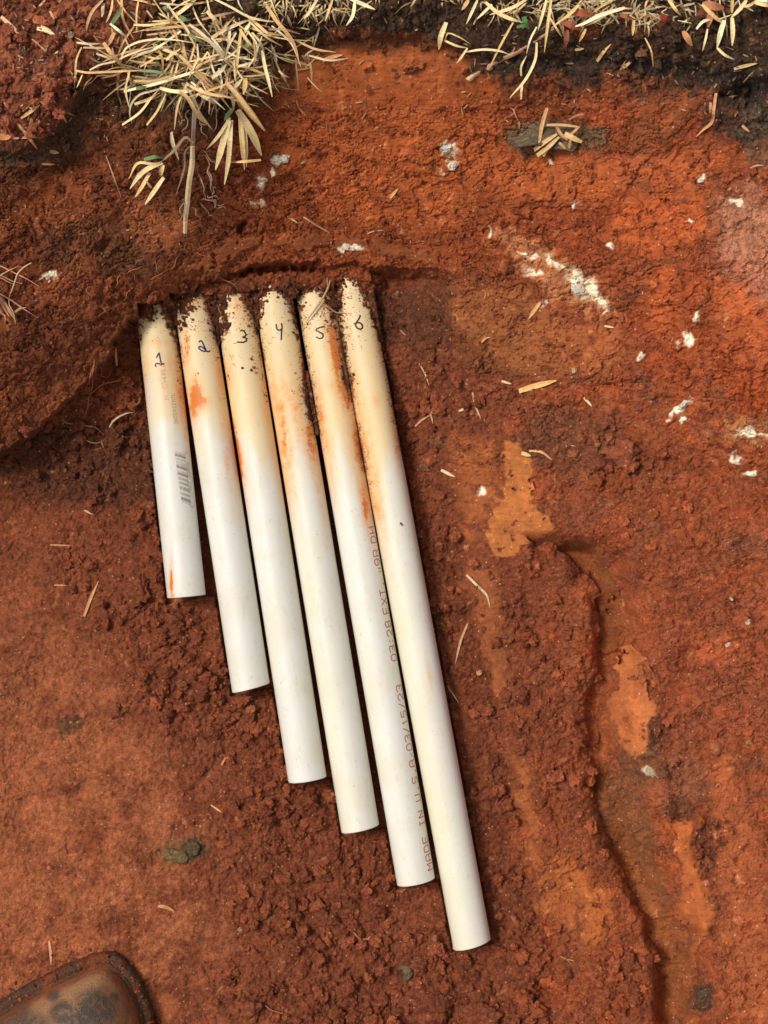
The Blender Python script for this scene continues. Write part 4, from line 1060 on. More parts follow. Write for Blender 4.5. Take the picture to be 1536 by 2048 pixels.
for i in range(6):
    root, rl = build_pipe(i)
    tag(root, pipe_labels[i], 'pipe', 'white pipes laid side by side by length')
    st = [[surf_pt(i, u, v) for u, v in s] for s in HAND[i]]
    o = add_marks(i, root, rl, 'handwritten_number', st, .0010 if i != 5 else .0011, HANDMAT[i])
    o['label'] = ['number 1 in blue marker', 'number 2 in blue marker', 'number 3 in black marker', 'number 4 in black marker', 'number 5 in black marker', 'number 6 in black marker'][i]
    if i == 4:
        add_marks(i, root, rl, 'printed_lettering', text_strokes(4, T5, 12.5, math.asin(.70), math.asin(.95)), .00066, M_RED)
    if i == 0:
        # barcode: bars run around the pipe, stacked along it
        bars = []; g = random.Random(4); v = 904
        widths = [1, 1, 2, 3, 0, 1, 1, 0, 1, 1, 1, 2, 3, 1, 0, 1, 1, 3, 2, 0, 1, 2, 1, 0, 2, 2, 0, 1, 2, 2, 1, 0, 1, 2, 1, 0, 2, 3, 2, 1, 1]
        step = (1008 - 904) / len(widths)
        lines = {1: [], 2: [], 3: []}
        for w_ in widths:
            v += step
            if w_ == 0: continue
            cen = ctr(0, v); f = (v - 904) / 104
            la, tha = surf_pt(0, cen + RPX * (.17 + .10 * f), v - 4); lb, thb = surf_pt(0, cen + RPX * (.72 + .03 * f), v + 3)
            tL = tha
            # broken print on the left third
            n_ = 3 if w_ < 2 else 2
            for q in range(n_):
                a0 = q * .13 + .02 * g.random(); a1 = a0 + .06 + .03 * g.random()
                lines[w_].append([(la + (lb - la) * a0, tha + (thb - tha) * a0), (la + (lb - la) * a1, tha + (thb - tha) * a1)])
            lines[w_].append([(la + (lb - la) * k, tha + (thb - tha) * k) for k in (.42 if w_ < 2 else .3, .7, 1)])
        Vs, Fs, off = [], [], 0
        for w_, ls_ in lines.items():
            Vv, Ff = ribbon_on_pipe(0, ls_, .00024 + .00030 * (w_ - 1))
            Vs.append(Vv); Fs += [tuple(x + off for x in f) for f in Ff]; off += len(Vv)
        bc = mesh_obj('barcode', np.concatenate(Vs), Fs, M_BAR, parent=root, loc=tuple(rl), smooth=False)
        dg = [('0', 1013), ('1', 992), ('1', 985), ('8', 979), ('6', 973), ('2', 966), ('0', 952), ('3', 945.5), ('6', 939), ('0', 932.5), ('6', 926), ('0', 906)]
        add_marks(0, root, rl, 'barcode_digits', text_strokes(0, dg, 4.2, math.asin(.78), math.asin(.9)), .00022, M_BAR)
        add_marks(0, root, rl, 'faded_lettering', text_strokes(0, [('H', 795), ('C', 773), ('H', 760), ('A', 752), ('R', 744), ('L', 736), ('O', 729)], 6.5, math.asin(.06), math.asin(.28)), .0003, M_FADE)
        add_marks(0, root, rl, 'small_lettering', text_strokes(0, [('I', 846), ('N', 840), ('T', 833.5), ('E', 827), ('R', 820.5), ('I', 814), ('Z', 808), ('A', 801), ('T', 794.5), ('L', 788)], 4.6, math.asin(.44), math.asin(.60)), .00024, M_SMALL)

# ------------------------------------------------------------------ straw, grass, roots
def blade_material(name):
    m, N, L, B = new_mat(name)
    c = attr(N, 'col').outputs['Color']
    tc = N.new('ShaderNodeTexCoord').outputs['Object']
    f = noise(N, L, tc, 700, 3, .6); f2 = noise(N, L, tc, 160, 3, .6)
    k = mth(N, L, 'MULTIPLY', maprange(N, L, f, .3, .7, .8, 1.15), maprange(N, L, f2, .3, .7, .85, 1.12))
    cmb = N.new('ShaderNodeCombineColor')
    for i in range(3): L.new(k, cmb.inputs[i])
    L.new(mixrgb(N, L, 1.0, c, cmb.outputs[0], 'MULTIPLY'), B.inputs['Base Color'])
    B.inputs['Roughness'].default_value = .6; B.inputs['Specular IOR Level'].default_value = .3
    return m
M_STRAW = blade_material('dry_straw'); M_ROOT = blade_material('pale_root')
STRAWC = [(248, 222, 164), (240, 204, 138), (250, 234, 186), (228, 184, 118), (244, 212, 154), (236, 192, 132), (214, 166, 112), (176, 140, 100), (224, 200, 160)]
def smooth_line(p, n):
    p = np.array(p, float)
    if len(p) == 2: p = np.array([p[0], (p[0] + p[1]) / 2, p[1]])
    d = np.concatenate([[0], np.cumsum(np.linalg.norm(np.diff(p, axis=0), axis=1))]); t = np.linspace(0, d[-1], n)
    out = np.zeros((n, 3)); m = np.gradient(p, d, axis=0)
    k = np.clip(np.searchsorted(d, t) - 1, 0, len(p) - 2)
    h = (d[k + 1] - d[k])[:, None]; s = ((t - d[k])[:, None]) / h
    out = (2 * s ** 3 - 3 * s ** 2 + 1) * p[k] + (s ** 3 - 2 * s ** 2 + s) * h * m[k] + (-2 * s ** 3 + 3 * s ** 2) * p[k + 1] + (s ** 3 - s ** 2) * h * m[k + 1]
    return out
def strip(pts, w, kind='blade', n=None, w0=.8, w1=.3, th=.05, roll=0.0):
    """pts 3D (m); w half-free width (m). blade: folded flat leaf with thickness; round: tube"""
    L_ = np.sum(np.linalg.norm(np.diff(np.array(pts), axis=0), axis=1))
    n = n or max(4, min(16, int(L_ / .003) + 3))
    c = smooth_line(pts, n)
    t = np.gradient(c, axis=0); t /= np.linalg.norm(t, axis=1)[:, None] + 1e-12
    up = np.array([0, 0, 1.]); s = np.cross(t, up); s /= np.linalg.norm(s, axis=1)[:, None] + 1e-9
    u2 = np.cross(s, t)
    if roll:
        cr_, sr_ = math.cos(roll), math.sin(roll); s, u2 = s * cr_ + u2 * sr_, u2 * cr_ - s * sr_
    x = np.linspace(0, 1, n)
    prof = np.minimum(1, w0 + (1 - w0) * x / .25) * np.where(x > .6, 1 - (1 - w1 * .6) * ((x - .6) / .4) ** 1.2, 1)
    wv = (w / 2 * prof)[:, None]
    if kind == 'blade':
        ring = [c - s * wv + u2 * wv * .14, c - u2 * wv * .16, c + s * wv + u2 * wv * .14, c + u2 * (-wv * .16 + w * th)]
    else:
        ring = [c + (s * math.cos(a) + u2 * math.sin(a)) * wv for a in np.arange(5) * 2 * math.pi / 5]
    k = len(ring); V = np.stack(ring, 1).reshape(-1, 3)
    i = np.arange(n * k).reshape(n, k); j = np.roll(i, -1, 1)
    F = np.stack([i[:-1], j[:-1], j[1:], i[1:]], -1).reshape(-1, 4)
    caps = np.array([[i[0, 0], i[0, 1], i[0, 2], i[0, 3]], [i[-1, 3], i[-1, 2], i[-1, 1], i[-1, 0]]])
    return V, np.concatenate([F, caps])
class Bunch:
    def __init__(s): s.V, s.F, s.C, s.o = [], [], [], 0
    def add(s, pts, w, col, **k):
        V, F = strip(pts, w, **k); s.V.append(V); s.F.append(F + s.o); s.o += len(V); s.C.append(np.tile(np.array(lin(*col)), (len(V), 1)))
    def build(s, name, mat, parent=None, loc=None):
        return mesh_obj(name, np.concatenate(s.V), np.concatenate(s.F), mat, parent=parent, attrs={'col': np.concatenate(s.C)}, loc=loc, smooth=mat is not M_STRAW)
def on_ground(uv, lift=.6, wob=.3):
    """photo pixel polyline laid on the terrain, lift in mm; a stiff straw keeps its line above the bumps"""
    n = max(3, int(sum(math.hypot(b[0] - a[0], b[1] - a[1]) for a, b in zip(uv[:-1], uv[1:])) / 14) + 2)
    q = smooth_line([(u, v, 0) for u, v in uv], n)
    z = thw(q[:, 0], q[:, 1])
    zz = np.maximum(z, np.convolve(np.pad(z, 1, 'edge'), [.25, .5, .25], 'valid'))
    return [tuple(P(a, b, c + lift / 1000)) for (a, b, _), c in zip(q, zz)]

PX = .000347
def lone(uv, w, col, lab, name='straw', cat='straw', lift=.9, kind='blade', group=None, **k):
    pts = on_ground(uv, lift); loc = tuple(pts[len(pts) // 2])
    b = Bunch(); b.add(pts, w * PX, col, kind=kind, **k)
    return tag(b.build(name, M_STRAW, None, loc), lab, cat, group)
LONE = [
 ([(1038, 782), (1078, 770), (1113, 761)], 11, (226, 176, 112), 'broadest straw blade, lying on the slope right of the pipes'),
 ([(1003, 762), (1023, 768)], 5, (216, 180, 140), 'short straw chip left of the broadest blade'),
 ([(838, 727), (850, 748), (858, 771)], 3, (206, 160, 120), 'thin bent straw right of the sixth pipe head'),
 ([(945, 785), (951, 812), (962, 838)], 4, (210, 166, 120), 'thin upright straw beside dark crumbs, right of the sixth pipe'),
 ([(1043, 906), (1062, 912)], 8, (222, 178, 118), 'stubby straw chip at the top of the ochre smear'),
 ([(1058, 902), (1080, 903), (1104, 920)], 5, (216, 160, 112), 'curved straw touching the stubby chip above the ochre smear'),
 ([(882, 940), (910, 954)], 6, (222, 190, 146), 'short pale straw on the crumbs right of the sixth pipe'),
 ([(1080, 605), (1068, 622), (1057, 638)], 7, (212, 166, 104), 'straw with a dark end under the large white nodule'),
 ([(1209, 652), (1228, 655)], 4, (226, 190, 140), 'tiny straw right of the large white nodule'),
 ([(963, 685), (970, 677), (981, 674)], 4, (204, 150, 98), 'tiny bent straw on the shaded slope'),
 ([(1168, 795), (1175, 803), (1184, 813)], 5, (228, 204, 156), 'pale stalk below the broadest straw blade'),
 ([(830, 853), (846, 838), (862, 830)], 4, (206, 158, 106), 'straw slanting up on the crumbs, crossed by another'),
 ([(853, 812), (863, 835), (866, 848)], 4, (198, 150, 104), 'upright straw crossing the slanting one'),
 ([(856, 824), (884, 829)], 3, (190, 138, 96), 'level thin straw above the crossed pair'),
 ([(918, 822), (938, 813)], 5, (222, 196, 160), 'pale chip beside the thin upright straw'),
 ([(933, 1150), (955, 1172), (973, 1190), (980, 1216)], 5, (214, 182, 146), 'long kinked straw on the slope right of the sixth pipe'),
 ([(935, 1247), (922, 1280), (910, 1330)], 4.5, (202, 158, 118), 'long thin straw standing against the slope, beside the sixth pipe'),
 ([(893, 1370), (906, 1388), (918, 1407)], 2.5, (190, 160, 132), 'hair thin straw by the edge of the sixth pipe'),
 ([(168, 1233), (180, 1200), (197, 1162)], 6, (206, 148, 98), 'tapering straw left of the first pipe'),
 ([(100, 1090), (142, 1091)], 4, (202, 140, 96), 'short level straw on the compacted floor'),
 ([(168, 1020), (186, 1029)], 4, (216, 164, 124), 'tiny straw left of the barcode'),
 ([(108, 1170), (136, 1171)], 2.5, (206, 148, 108), 'hair thin level straw on the compacted floor'),
 ([(422, 1610), (444, 1625)], 3.5, (216, 150, 100), 'thin straw chip on the floor left of the third pipe end'),
 ([(316, 1812), (332, 1814), (350, 1824)], 7, (204, 138, 92), 'leaf shaped straw on the floor above the boot'),
 ([(98, 1882), (101, 1905), (102, 1931)], 5, (222, 162, 126), 'pale upright straw right above the boot'),
 ([(443, 1531), (447, 1522), (453, 1512)], 4, (200, 140, 96), 'small straw chip left of the third pipe'),
 ([(230, 687), (233, 720), (236, 753)], 4.5, (206, 150, 110), 'straight upright straw left of the first pipe head'),
 ([(2, 33), (22, 52), (46, 75)], 7, (226, 180, 132), 'slanting flat straw at the top left edge'),
 ([(74, 57), (95, 62), (112, 72)], 7, (236, 212, 160), 'pale flat straw, lowest of the crossed pair top left'),
 ([(82, 52), (100, 62), (112, 78)], 5, (226, 196, 146), 'pale straw crossing the flat one top left'),
 ([(100, 22), (105, 33), (110, 44)], 4, (222, 172, 122), 'short upright straw above the crossed pair'),
 ([(64, 78), (78, 90), (92, 103)], 3, (200, 142, 100), 'thin slanting straw below the crossed pair'),
 ([(78, 12), (86, 5), (92, -4)], 4, (226, 166, 126), 'curled straw tip at the top edge'),
 ([(90, 186), (108, 203), (128, 222), (148, 231)], 5, (216, 150, 98), 'long bent straw leaning over the turf rim'),
 ([(106, 203), (120, 224), (133, 245)], 5, (214, 160, 102), 'straw forking down from the long bent one'),
 ([(42, 236), (60, 224), (80, 209)], 6, (216, 164, 104), 'straw slanting up to a dry leaf, left rim'),
 ([(32, 243), (55, 272), (75, 299)], 5, (218, 158, 112), 'straw slanting down over the left rim'),
 ([(28, 277), (55, 275), (84, 275)], 4, (216, 148, 104), 'level straw crossing the slanting one on the left rim'),
 ([(78, 198), (88, 204), (94, 212)], 10, (206, 154, 100), 'curled dry leaf scrap on the red earth'),
 ([(0, 274), (22, 274)], 12, (196, 128, 78), 'broad brown leaf scrap at the left edge'),
 ([(345, 263), (342, 280), (350, 300), (356, 318)], 5, (206, 152, 100), 'dead blade dangling beside the grey stem'),
 ([(212, 312), (226, 350), (242, 395)], 2.5, (186, 140, 104), 'long thin straw on the left wall'),
 ([(575, 432), (595, 446)], 4, (212, 172, 124), 'short needle on the wall above the fourth pipe'),
 ([(607, 434), (632, 450), (660, 466)], 3, (212, 172, 130), 'long needle on the wall above the fifth pipe'),
 ([(735, 467), (752, 461), (768, 462)], 2.5, (190, 150, 112), 'hair thin straw above the sixth pipe'),
 ([(780, 396), (790, 384), (797, 377)], 6, (212, 158, 92), 'small seed husk on the back wall'),
 ([(593, 200), (597, 215), (606, 225), (616, 236)], 3, (206, 140, 92), 'kinked rootlet high on the back wall'),
 ([(645, 121), (665, 114), (685, 110)], 7, (226, 158, 112), 'pinkish straw chip at the top of the back wall'),
 ([(570, 121), (598, 125), (622, 132)], 6, (214, 170, 120), 'flat straw under the longest arching blade'),
 ([(594, 140), (621, 136)], 4, (200, 156, 112), 'small straw just under the flat one'),
 ([(1432, 186), (1427, 220), (1423, 246), (1408, 258), (1392, 274)], 6, (222, 156, 112), 'long kinked straw hanging by the burrow'),
 ([(1421, 205), (1420, 228)], 5, (222, 150, 112), 'short straw beside the long kinked one near the burrow'),
 ([(1468, 138), (1490, 132), (1514, 127)], 6, (214, 178, 126), 'level straw on the dark topsoil, right'),
 ([(1486, 165), (1500, 150), (1508, 142)], 2.5, (190, 150, 112), 'thin rootlet by the level straw on the topsoil'),
 ([(1501, 336), (1512, 331), (1528, 331)], 3, (200, 150, 110), 'thin straw near the right edge, below the burrow'),
 ([(1484, 251), (1492, 258), (1499, 264)], 5, (222, 150, 110), 'pinkish root bit below the burrow'),
 ([(1060, 505), (1058, 522)], 3, (206, 140, 98), 'tiny upright chip right of the lip'),
 ([(968, 598), (971, 590), (969, 580)], 2.5, (196, 126, 84), 'tiny rootlet on the right slope'),
 ([(800, 660), (812, 672)], 2, (190, 130, 90), 'tiny straw beside the sixth pipe head'),
 ([(100, 560), (96, 566)], 3, (226, 170, 140), 'tiny pale chip on the left wall'),
 ([(100, 303), (118, 306)], 7, (206, 158, 104), 'small tan leaf chip on the left wall'),
 ([(84, 328), (110, 329)], 4, (196, 136, 90), 'thin level chip on the left wall, under the tan leaf chip'),
 ([(1150, 100), (1168, 97)], 5, (232, 200, 146), 'cream chip on the dark topsoil band'),
 ([(1194, 123), (1207, 104), (1222, 88)], 6, (226, 184, 122), 'slanting straw on the dark topsoil band'),
 ([(1236, 153), (1244, 138), (1250, 122)], 6, (196, 150, 112), 'brown stalk below the topsoil band, one of a V'),
 ([(1248, 135), (1267, 118)], 5, (206, 164, 118), 'pale stalk forming a V with the brown one'),
]
for uv, w, c, lab in LONE:
    lone(uv, w, c, lab, group='loose straws and chips on the soil')
# woody twig
def twig():
    root = empty('twig', tuple(P(1020, 110, float(thw(1020, 110)))))
    rl = Vector(root.location)
    b = Bunch(); z0 = float(thw(933, 160)); z1 = float(thw(1105, 62))
    b.add([P(933, 160, z0 + .002), P(985, 128, z0 + .006), P(1045, 98, (z0 + z1) / 2 + .006), P(1108, 58, z1 + .004)], 8.5 * PX, (196, 150, 110), kind='round', w0=1, w1=.75)
    b.add([P(975, 140, z0 + .006), P(985, 128, z0 + .0065), P(996, 122, z0 + .007)], 13 * PX, (196, 160, 120), kind='round', w0=.5, w1=.5)
    b.build('stem', M_STRAW, root, tuple(rl))
    b = Bunch(); b.add([P(936, 160, z0 + .003), P(942, 155, z0 + .0035), P(948, 151, z0 + .004)], 10 * PX, (222, 190, 148), kind='round', w0=.9, w1=.9); b.build('broken_end', M_STRAW, root, tuple(rl))
    b = Bunch(); b.add([P(974, 142, z0 + .005), P(978, 152, z0 + .003), P(982, 160, z0 + .001)], 3 * PX, (180, 130, 96), kind='round'); b.build('side_shoot', M_STRAW, root, tuple(rl))
    tag(root, 'pale woody twig slanting down from the turf over the dark topsoil', 'twig')
twig()
# root clusters -------------------------------------------------------
def root_net(name, lab, lines, w=2.2, col=(196, 140, 100), cat='roots', lift=2.0, group=None):
    pts0 = on_ground(lines[0], lift); loc = tuple(pts0[0])
    b = Bunch()
    for k, ln in enumerate(lines):
        b.add(on_ground(ln, lift + (k % 3) * .8), w * PX * (1 if k < 3 else .7), tuple(min(255, max(0, int(x + rnd.uniform(-16, 16)))) for x in col), kind='round', w0=.8, w1=.3)
    return tag(b.build(name, M_ROOT, None, loc), lab, cat, group)
def wig(a, b, n=5, amp=4, seed=0):
    g = random.Random(seed); out = []
    for k in range(n + 1):
        t = k / n; e = 0 if k in (0, n) else 1
        out.append((a[0] + (b[0] - a[0]) * t + e * g.uniform(-amp, amp), a[1] + (b[1] - a[1]) * t + e * g.uniform(-amp, amp)))
    return out
def z5(l): return [(x / 4.8, 500 + y / 4.8) for x, y in l]
root_net('root_tuft', 'reddish branching roots hanging over the hollow left of the first pipe', [
 z5([(905, 1050), (900, 1120), (870, 1180), (860, 1250), (830, 1310), (812, 1370), (822, 1440)]),
 z5([(905, 1110), (885, 1200), (888, 1290), (880, 1350), (850, 1420), (842, 1500), (830, 1560), (800, 1612)]),
 z5([(1160, 1250), (1080, 1268), (980, 1290), (930, 1330), (885, 1370), (840, 1420), (782, 1480)]),
 z5([(1060, 1165), (1040, 1220), (1000, 1240), (990, 1180), (945, 1095)]), z5([(880, 1470), (860, 1500), (850, 1440)]), z5([(980, 1290), (1005, 1240)]), z5([(815, 1160), (810, 1110), (840, 1100)]),
 z5([(1190, 1250), (1240, 1310), (1290, 1330)])], 2.6, (186, 112, 70))
root_net('root', 'long thin wavy root on dark crumbs left of the first pipe', [z5([(610, 1645), (690, 1672), (740, 1665), (810, 1692), (880, 1690), (950, 1730), (1000, 1775)])], 3, (176, 128, 98), 'root')
root_net('root', 'thin sagging root below the long wavy one', [z5([(770, 1790), (830, 1830), (910, 1855), (985, 1835), (1010, 1820)]), z5([(975, 1840), (995, 1900)])], 2.4, (166, 118, 86), 'root')
root_net('root', 'thick pale grey curved root beside the first pipe', [z5([(1055, 1700), (1090, 1640), (1140, 1605), (1210, 1570), (1280, 1558)])], 4.5, (206, 182, 160), 'root', 2.5)
root_net('root', 'thin grey root curling by the edge of the first pipe', [z5([(1240, 1490), (1310, 1492), (1350, 1430)])], 2.6, (150, 128, 112), 'root')
root_net('root_tuft', 'straight pale roots crossing on the left wall at the picture edge', [
 z5([(-40, 130), (60, 180), (170, 235), (280, 290), (375, 350)]), z5([(-40, 400), (80, 465), (220, 560), (365, 655)]), z5([(300, 125), (230, 165), (165, 235), (150, 280), (120, 370), (85, 455)]),
 z5([(-40, 270), (60, 210), (185, 150)]), z5([(-40, 215), (60, 270), (150, 310), (215, 320)]), z5([(-40, 240), (50, 290), (150, 340)]), z5([(85, 460), (90, 530), (130, 600), (150, 715)])], 3, (216, 166, 136), lift=4)
root_net('root_tuft', 'frayed pale root bundle at the left picture edge, under the crossing roots', [
 z5([(-60, 420), (10, 470), (60, 540), (100, 610), (140, 660)]), z5([(-50, 450), (20, 520), (60, 590), (90, 640)]), z5([(-60, 480), (0, 560), (30, 610)]), z5([(0, 430), (40, 490), (90, 570), (130, 630), (148, 700)]), z5([(140, 600), (180, 570), (250, 550)]), z5([(-50, 500), (10, 600), (60, 660), (50, 690)])], 7, (196, 150, 108), lift=3)
root_net('root_tuft', 'fine tan root hairs on the left wall above the first pipe', [[(u0, v0)] + wig((u0, v0), (u0 + dx, v0 + dy), 4, 4, k)[1:] for k, (u0, v0, dx, dy) in enumerate([(250, 530, 22, 14), (255, 545, 30, -14), (240, 550, -10, 26), (262, 542, 16, 24), (270, 530, 20, -20), (205, 600, 24, 20), (190, 610, 30, 10), (215, 620, -20, 14), (260, 580, -14, 22), (180, 590, -8, -26), (300, 560, 30, -18), (340, 540, 20, -30), (310, 520, 10, 30), (255, 560, 10, 18), (205, 612, 8, 14), (330, 570, 24, 8), (150, 520, 12, 24)])], 1.7, (184, 122, 74))
root_net('root_tuft', 'fine root hairs at the lip above the third pipe', [wig((420, 562), (470, 560), 6, 6, 51), wig((440, 556), (476, 580), 5, 5, 52), wig((436, 610), (440, 636), 4, 5, 53), wig((500, 620), (520, 626), 3, 3, 54), wig((527, 570), (522, 590), 3, 3, 55), wig((395, 500), (440, 470), 4, 5, 56), wig((390, 505), (428, 520), 4, 4, 57)], 1.7, (170, 112, 72))
root_net('root', 'reddish forked root on the slope right of the sixth pipe, near its end', [wig((1005, 1575), (990, 1612), 4, 3, 61), wig((1010, 1590), (992, 1612), 3, 3, 62), wig((998, 1578), (1008, 1568), 3, 2, 64)], 2.4, (176, 96, 62), 'root')
root_net('root', 'pinkish forked root on crumbs left of the grey stone', [[(702, 1898), (715, 1888), (722, 1880), (735, 1878), (752, 1890), (768, 1898)], [(722, 1880), (712, 1870), (704, 1862)], [(735, 1878), (742, 1872)]], 2.8, (206, 120, 84), 'root')
root_net('root', 'thin brown root on crumbs above the bottom edge, right of the boot', [[(530, 2010), (545, 2022), (560, 2025), (578, 2032)], [(545, 2022), (540, 2035)]], 2.8, (166, 92, 62), 'root')
root_net('root', 'thin pale root on the lower ridge', [[(1118, 1912), (1132, 1918), (1142, 1928)], [(1132, 1918), (1150, 1922)]], 2.4, (196, 132, 92), 'root')
root_net('root', 'hooked pale root on the right slope', [[(1430, 1575), (1438, 1567), (1443, 1570), (1441, 1578)]], 2.4, (206, 140, 104), 'root')
root_net('root', 'twisted reddish rootlet left of the grey sod lump', [wig((1018, 232), (1035, 214), 4, 4, 71), wig((1020, 215), (1036, 240), 4, 4, 72)], 2.6, (206, 146, 116), 'root')
def rp(pts):  # root lying over pipes
    return [tuple(P(u, v, z)) for u, v, z in pts]
b = Bunch(); zt = ZC + R_PIPE
b.add(rp([(661, 560, zt + .008), (655, 578, zt + .006), (638, 608, zt + .003), (622, 630, zt + .0022), (611, 645, zt - .001)]), 4.2 * PX, (186, 150, 112), kind='round', w0=1, w1=.6)
b.add(rp([(654, 554, zt + .009), (655, 566, zt + .008), (655, 578, zt + .006)]), 2.6 * PX, (176, 140, 106), kind='round')
b.add(rp([(646, 606, zt + .0015), (660, 616, zt - .001), (672, 625, zt - .003), (690, 626, zt - .002), (703, 627, zt + .001)]), 2.6 * PX, (186, 150, 122), kind='round')
tag(b.build('root', M_ROOT, None, tuple(P(640, 605, zt))), 'tan forked root lying across the head of the fifth pipe', 'root')
b = Bunch(); b.add(rp([(458, 690, zt - .003), (466, 688, zt - .001), (474, 685, zt + .0006)]), 1.6 * PX, (90, 66, 46), kind='round')
tag(b.build('root', M_ROOT, None, tuple(P(466, 688, zt))), 'hair thin dark rootlet touching the number on the third pipe', 'root')

# ---------------- grass clumps
def gpt(u, v, hmm):
    """point above the terrain by hmm mm"""
    return P(u, v, float(thw(u, v)) + hmm / 1000)
def plane_blade(b, uv, w, col, h0=8, h1=6, hm=None, base_z=None, **k):
    """a blade through photo pixels; height above soil goes h0 -> hm -> h1 mm"""
    n = len(uv); pts = []
    tz = [float(thw(u, v)) for u, v in uv]
    for j, (u, v) in enumerate(uv):
        t = j / (n - 1); hh = h0 * (1 - t) + h1 * t + (hm or 0) * 4 * t * (1 - t)
        z = tz[j]
        if base_z is not None: z = z * .35 + base_z * .65
        pts.append(P(u, v, z + hh / 1000))
    b.add(pts, w * PX, col, **k)
def zz1(l): return [(x / 2, y / 2) for x, y in l]
def zz3(l): return [(150 + x / 3.072, y / 3.072) for x, y in l]
g = random.Random(3)
MAJOR = [
 (zz3([(0, 432), (60, 445), (200, 442), (380, 434), (430, 434)]), 6), (zz3([(10, 262), (80, 270), (155, 268)]), 5.5), (zz3([(50, 292), (200, 296)]), 4.5),
 (zz3([(90, 432), (150, 400), (250, 376), (300, 350), (480, 290), (520, 282)]), 6), (zz3([(285, 352), (310, 300), (370, 265), (480, 243), (620, 246), (720, 262)]), 6),
 (zz3([(175, 262), (215, 320), (262, 376), (310, 420)]), 8), (zz3([(130, 330), (190, 350), (250, 366)]), 6.5), (zz3([(240, 200), (222, 240), (205, 280)]), 8),
 (zz3([(520, 545), (470, 560), (400, 580), (345, 640), (335, 700), (350, 755)]), 4.5), (zz3([(290, 768), (400, 690), (470, 600), (520, 545)]), 6), (zz3([(440, 768), (500, 690), (560, 575)]), 5.5), (zz3([(365, 640), (450, 610), (520, 570)]), 6.5),
 (zz3([(300, 562), (370, 545), (480, 520), (640, 470), (900, 390)]), 7), (zz3([(520, 540), (600, 560), (700, 560), (740, 545)]), 8), (zz3([(360, 495), (480, 495), (600, 460), (680, 430)]), 5),
 (zz3([(640, 560), (690, 600), (730, 670), (760, 720), (820, 768)]), 10), (zz3([(690, 520), (800, 570), (900, 590), (975, 600)]), 6), (zz3([(760, 575), (820, 610), (860, 640)]), 9), (zz3([(840, 480), (900, 430), (930, 395)]), 9),
 (zz3([(565, 25), (620, 100), (680, 170), (720, 250), (760, 330)]), 6), (zz3([(620, 95), (690, 40), (750, -10)]), 8), (zz3([(810, 68), (850, 110), (905, 158)]), 9),
 (zz3([(860, -5), (960, 45), (1060, 100), (1190, 130), (1260, 130)]), 6), (zz3([(1050, 90), (1120, 150), (1190, 210), (1240, 238)]), 7), (zz3([(1150, 0), (1200, 70), (1240, 130), (1300, 200), (1350, 280), (1378, 385)]), 7.5),
 (zz3([(840, 230), (930, 180), (1020, 140), (1085, 118)]), 7), (zz3([(1010, 170), (1050, 240), (1080, 275), (1110, 300)]), 7), (zz3([(1080, 140), (1050, 180), (1040, 210)]), 7), (zz3([(1020, 190), (1005, 300), (990, 465)]), 6),
 (zz3([(360, 152), (450, 155), (560, 140), (660, 128)]), 5), (zz3([(435, 185), (560, 170), (700, 158), (800, 150)]), 5), (zz3([(440, 215), (560, 200), (640, 190)]), 5), (zz3([(520, 20), (650, 32)]), 4),
 (zz3([(700, 150), (780, 210), (860, 290), (920, 370), (975, 420)]), 8), (zz3([(480, 270), (560, 310), (640, 340), (700, 370)]), 7), (zz3([(640, 340), (700, 400), (760, 460), (840, 540)]), 7), (zz3([(840, 230), (900, 310), (960, 380)]), 7),
 (zz3([(560, 370), (600, 330), (650, 300)]), 8), (zz3([(400, 410), (470, 370), (540, 330)]), 5), (zz3([(760, 350), (720, 430), (700, 480)]), 5), (zz3([(660, 250), (670, 330), (665, 380)]), 7), (zz3([(1190, 180), (1290, 182), (1385, 210)]), 4.5), (zz3([(1150, 310), (1165, 400), (1190, 500), (1212, 595)]), 6.5),
 (zz3([(390, 0), (378, 80), (380, 200)]), 5), (zz3([(230, 0), (222, 60), (205, 110), (190, 140)]), 5), (zz3([(170, 0), (100, 80), (75, 150), (70, 205)]), 6), (zz3([(175, 20), (165, 105)]), 7), (zz3([(110, 215), (145, 255)]), 3), (zz3([(40, 290), (10, 360), (2, 440), (8, 500)]), 4), (zz3([(45, 460), (10, 540)]), 4),
 (zz3([(780, 120), (900, 90), (1000, 70)]), 5), (zz3([(860, 230), (880, 210), (980, 100)]), 5), (zz3([(440, 65), (480, 115)]), 4), (zz3([(590, 160), (620, 220), (650, 290)]), 6), (zz3([(510, 200), (560, 260)]), 4.5),
 (zz3([(1000, 410), (1050, 395), (1092, 378)]), 6), (zz3([(975, 540), (1005, 510), (1030, 480)]), 8), (zz3([(1045, 480), (1045, 520), (1035, 580)]), 10), (zz3([(930, 510), (1000, 590), (1060, 670), (1140, 768)]), 10),
 (zz3([(215, 145), (270, 190), (330, 240)]), 6), (zz3([(950, 190), (945, 260), (950, 300)]), 6), (zz3([(990, 200), (940, 290), (925, 350)]), 5), (zz3([(1060, 190), (1110, 260), (1110, 380)]), 5), (zz3([(1085, 200), (1130, 250), (1165, 330)]), 5),
]
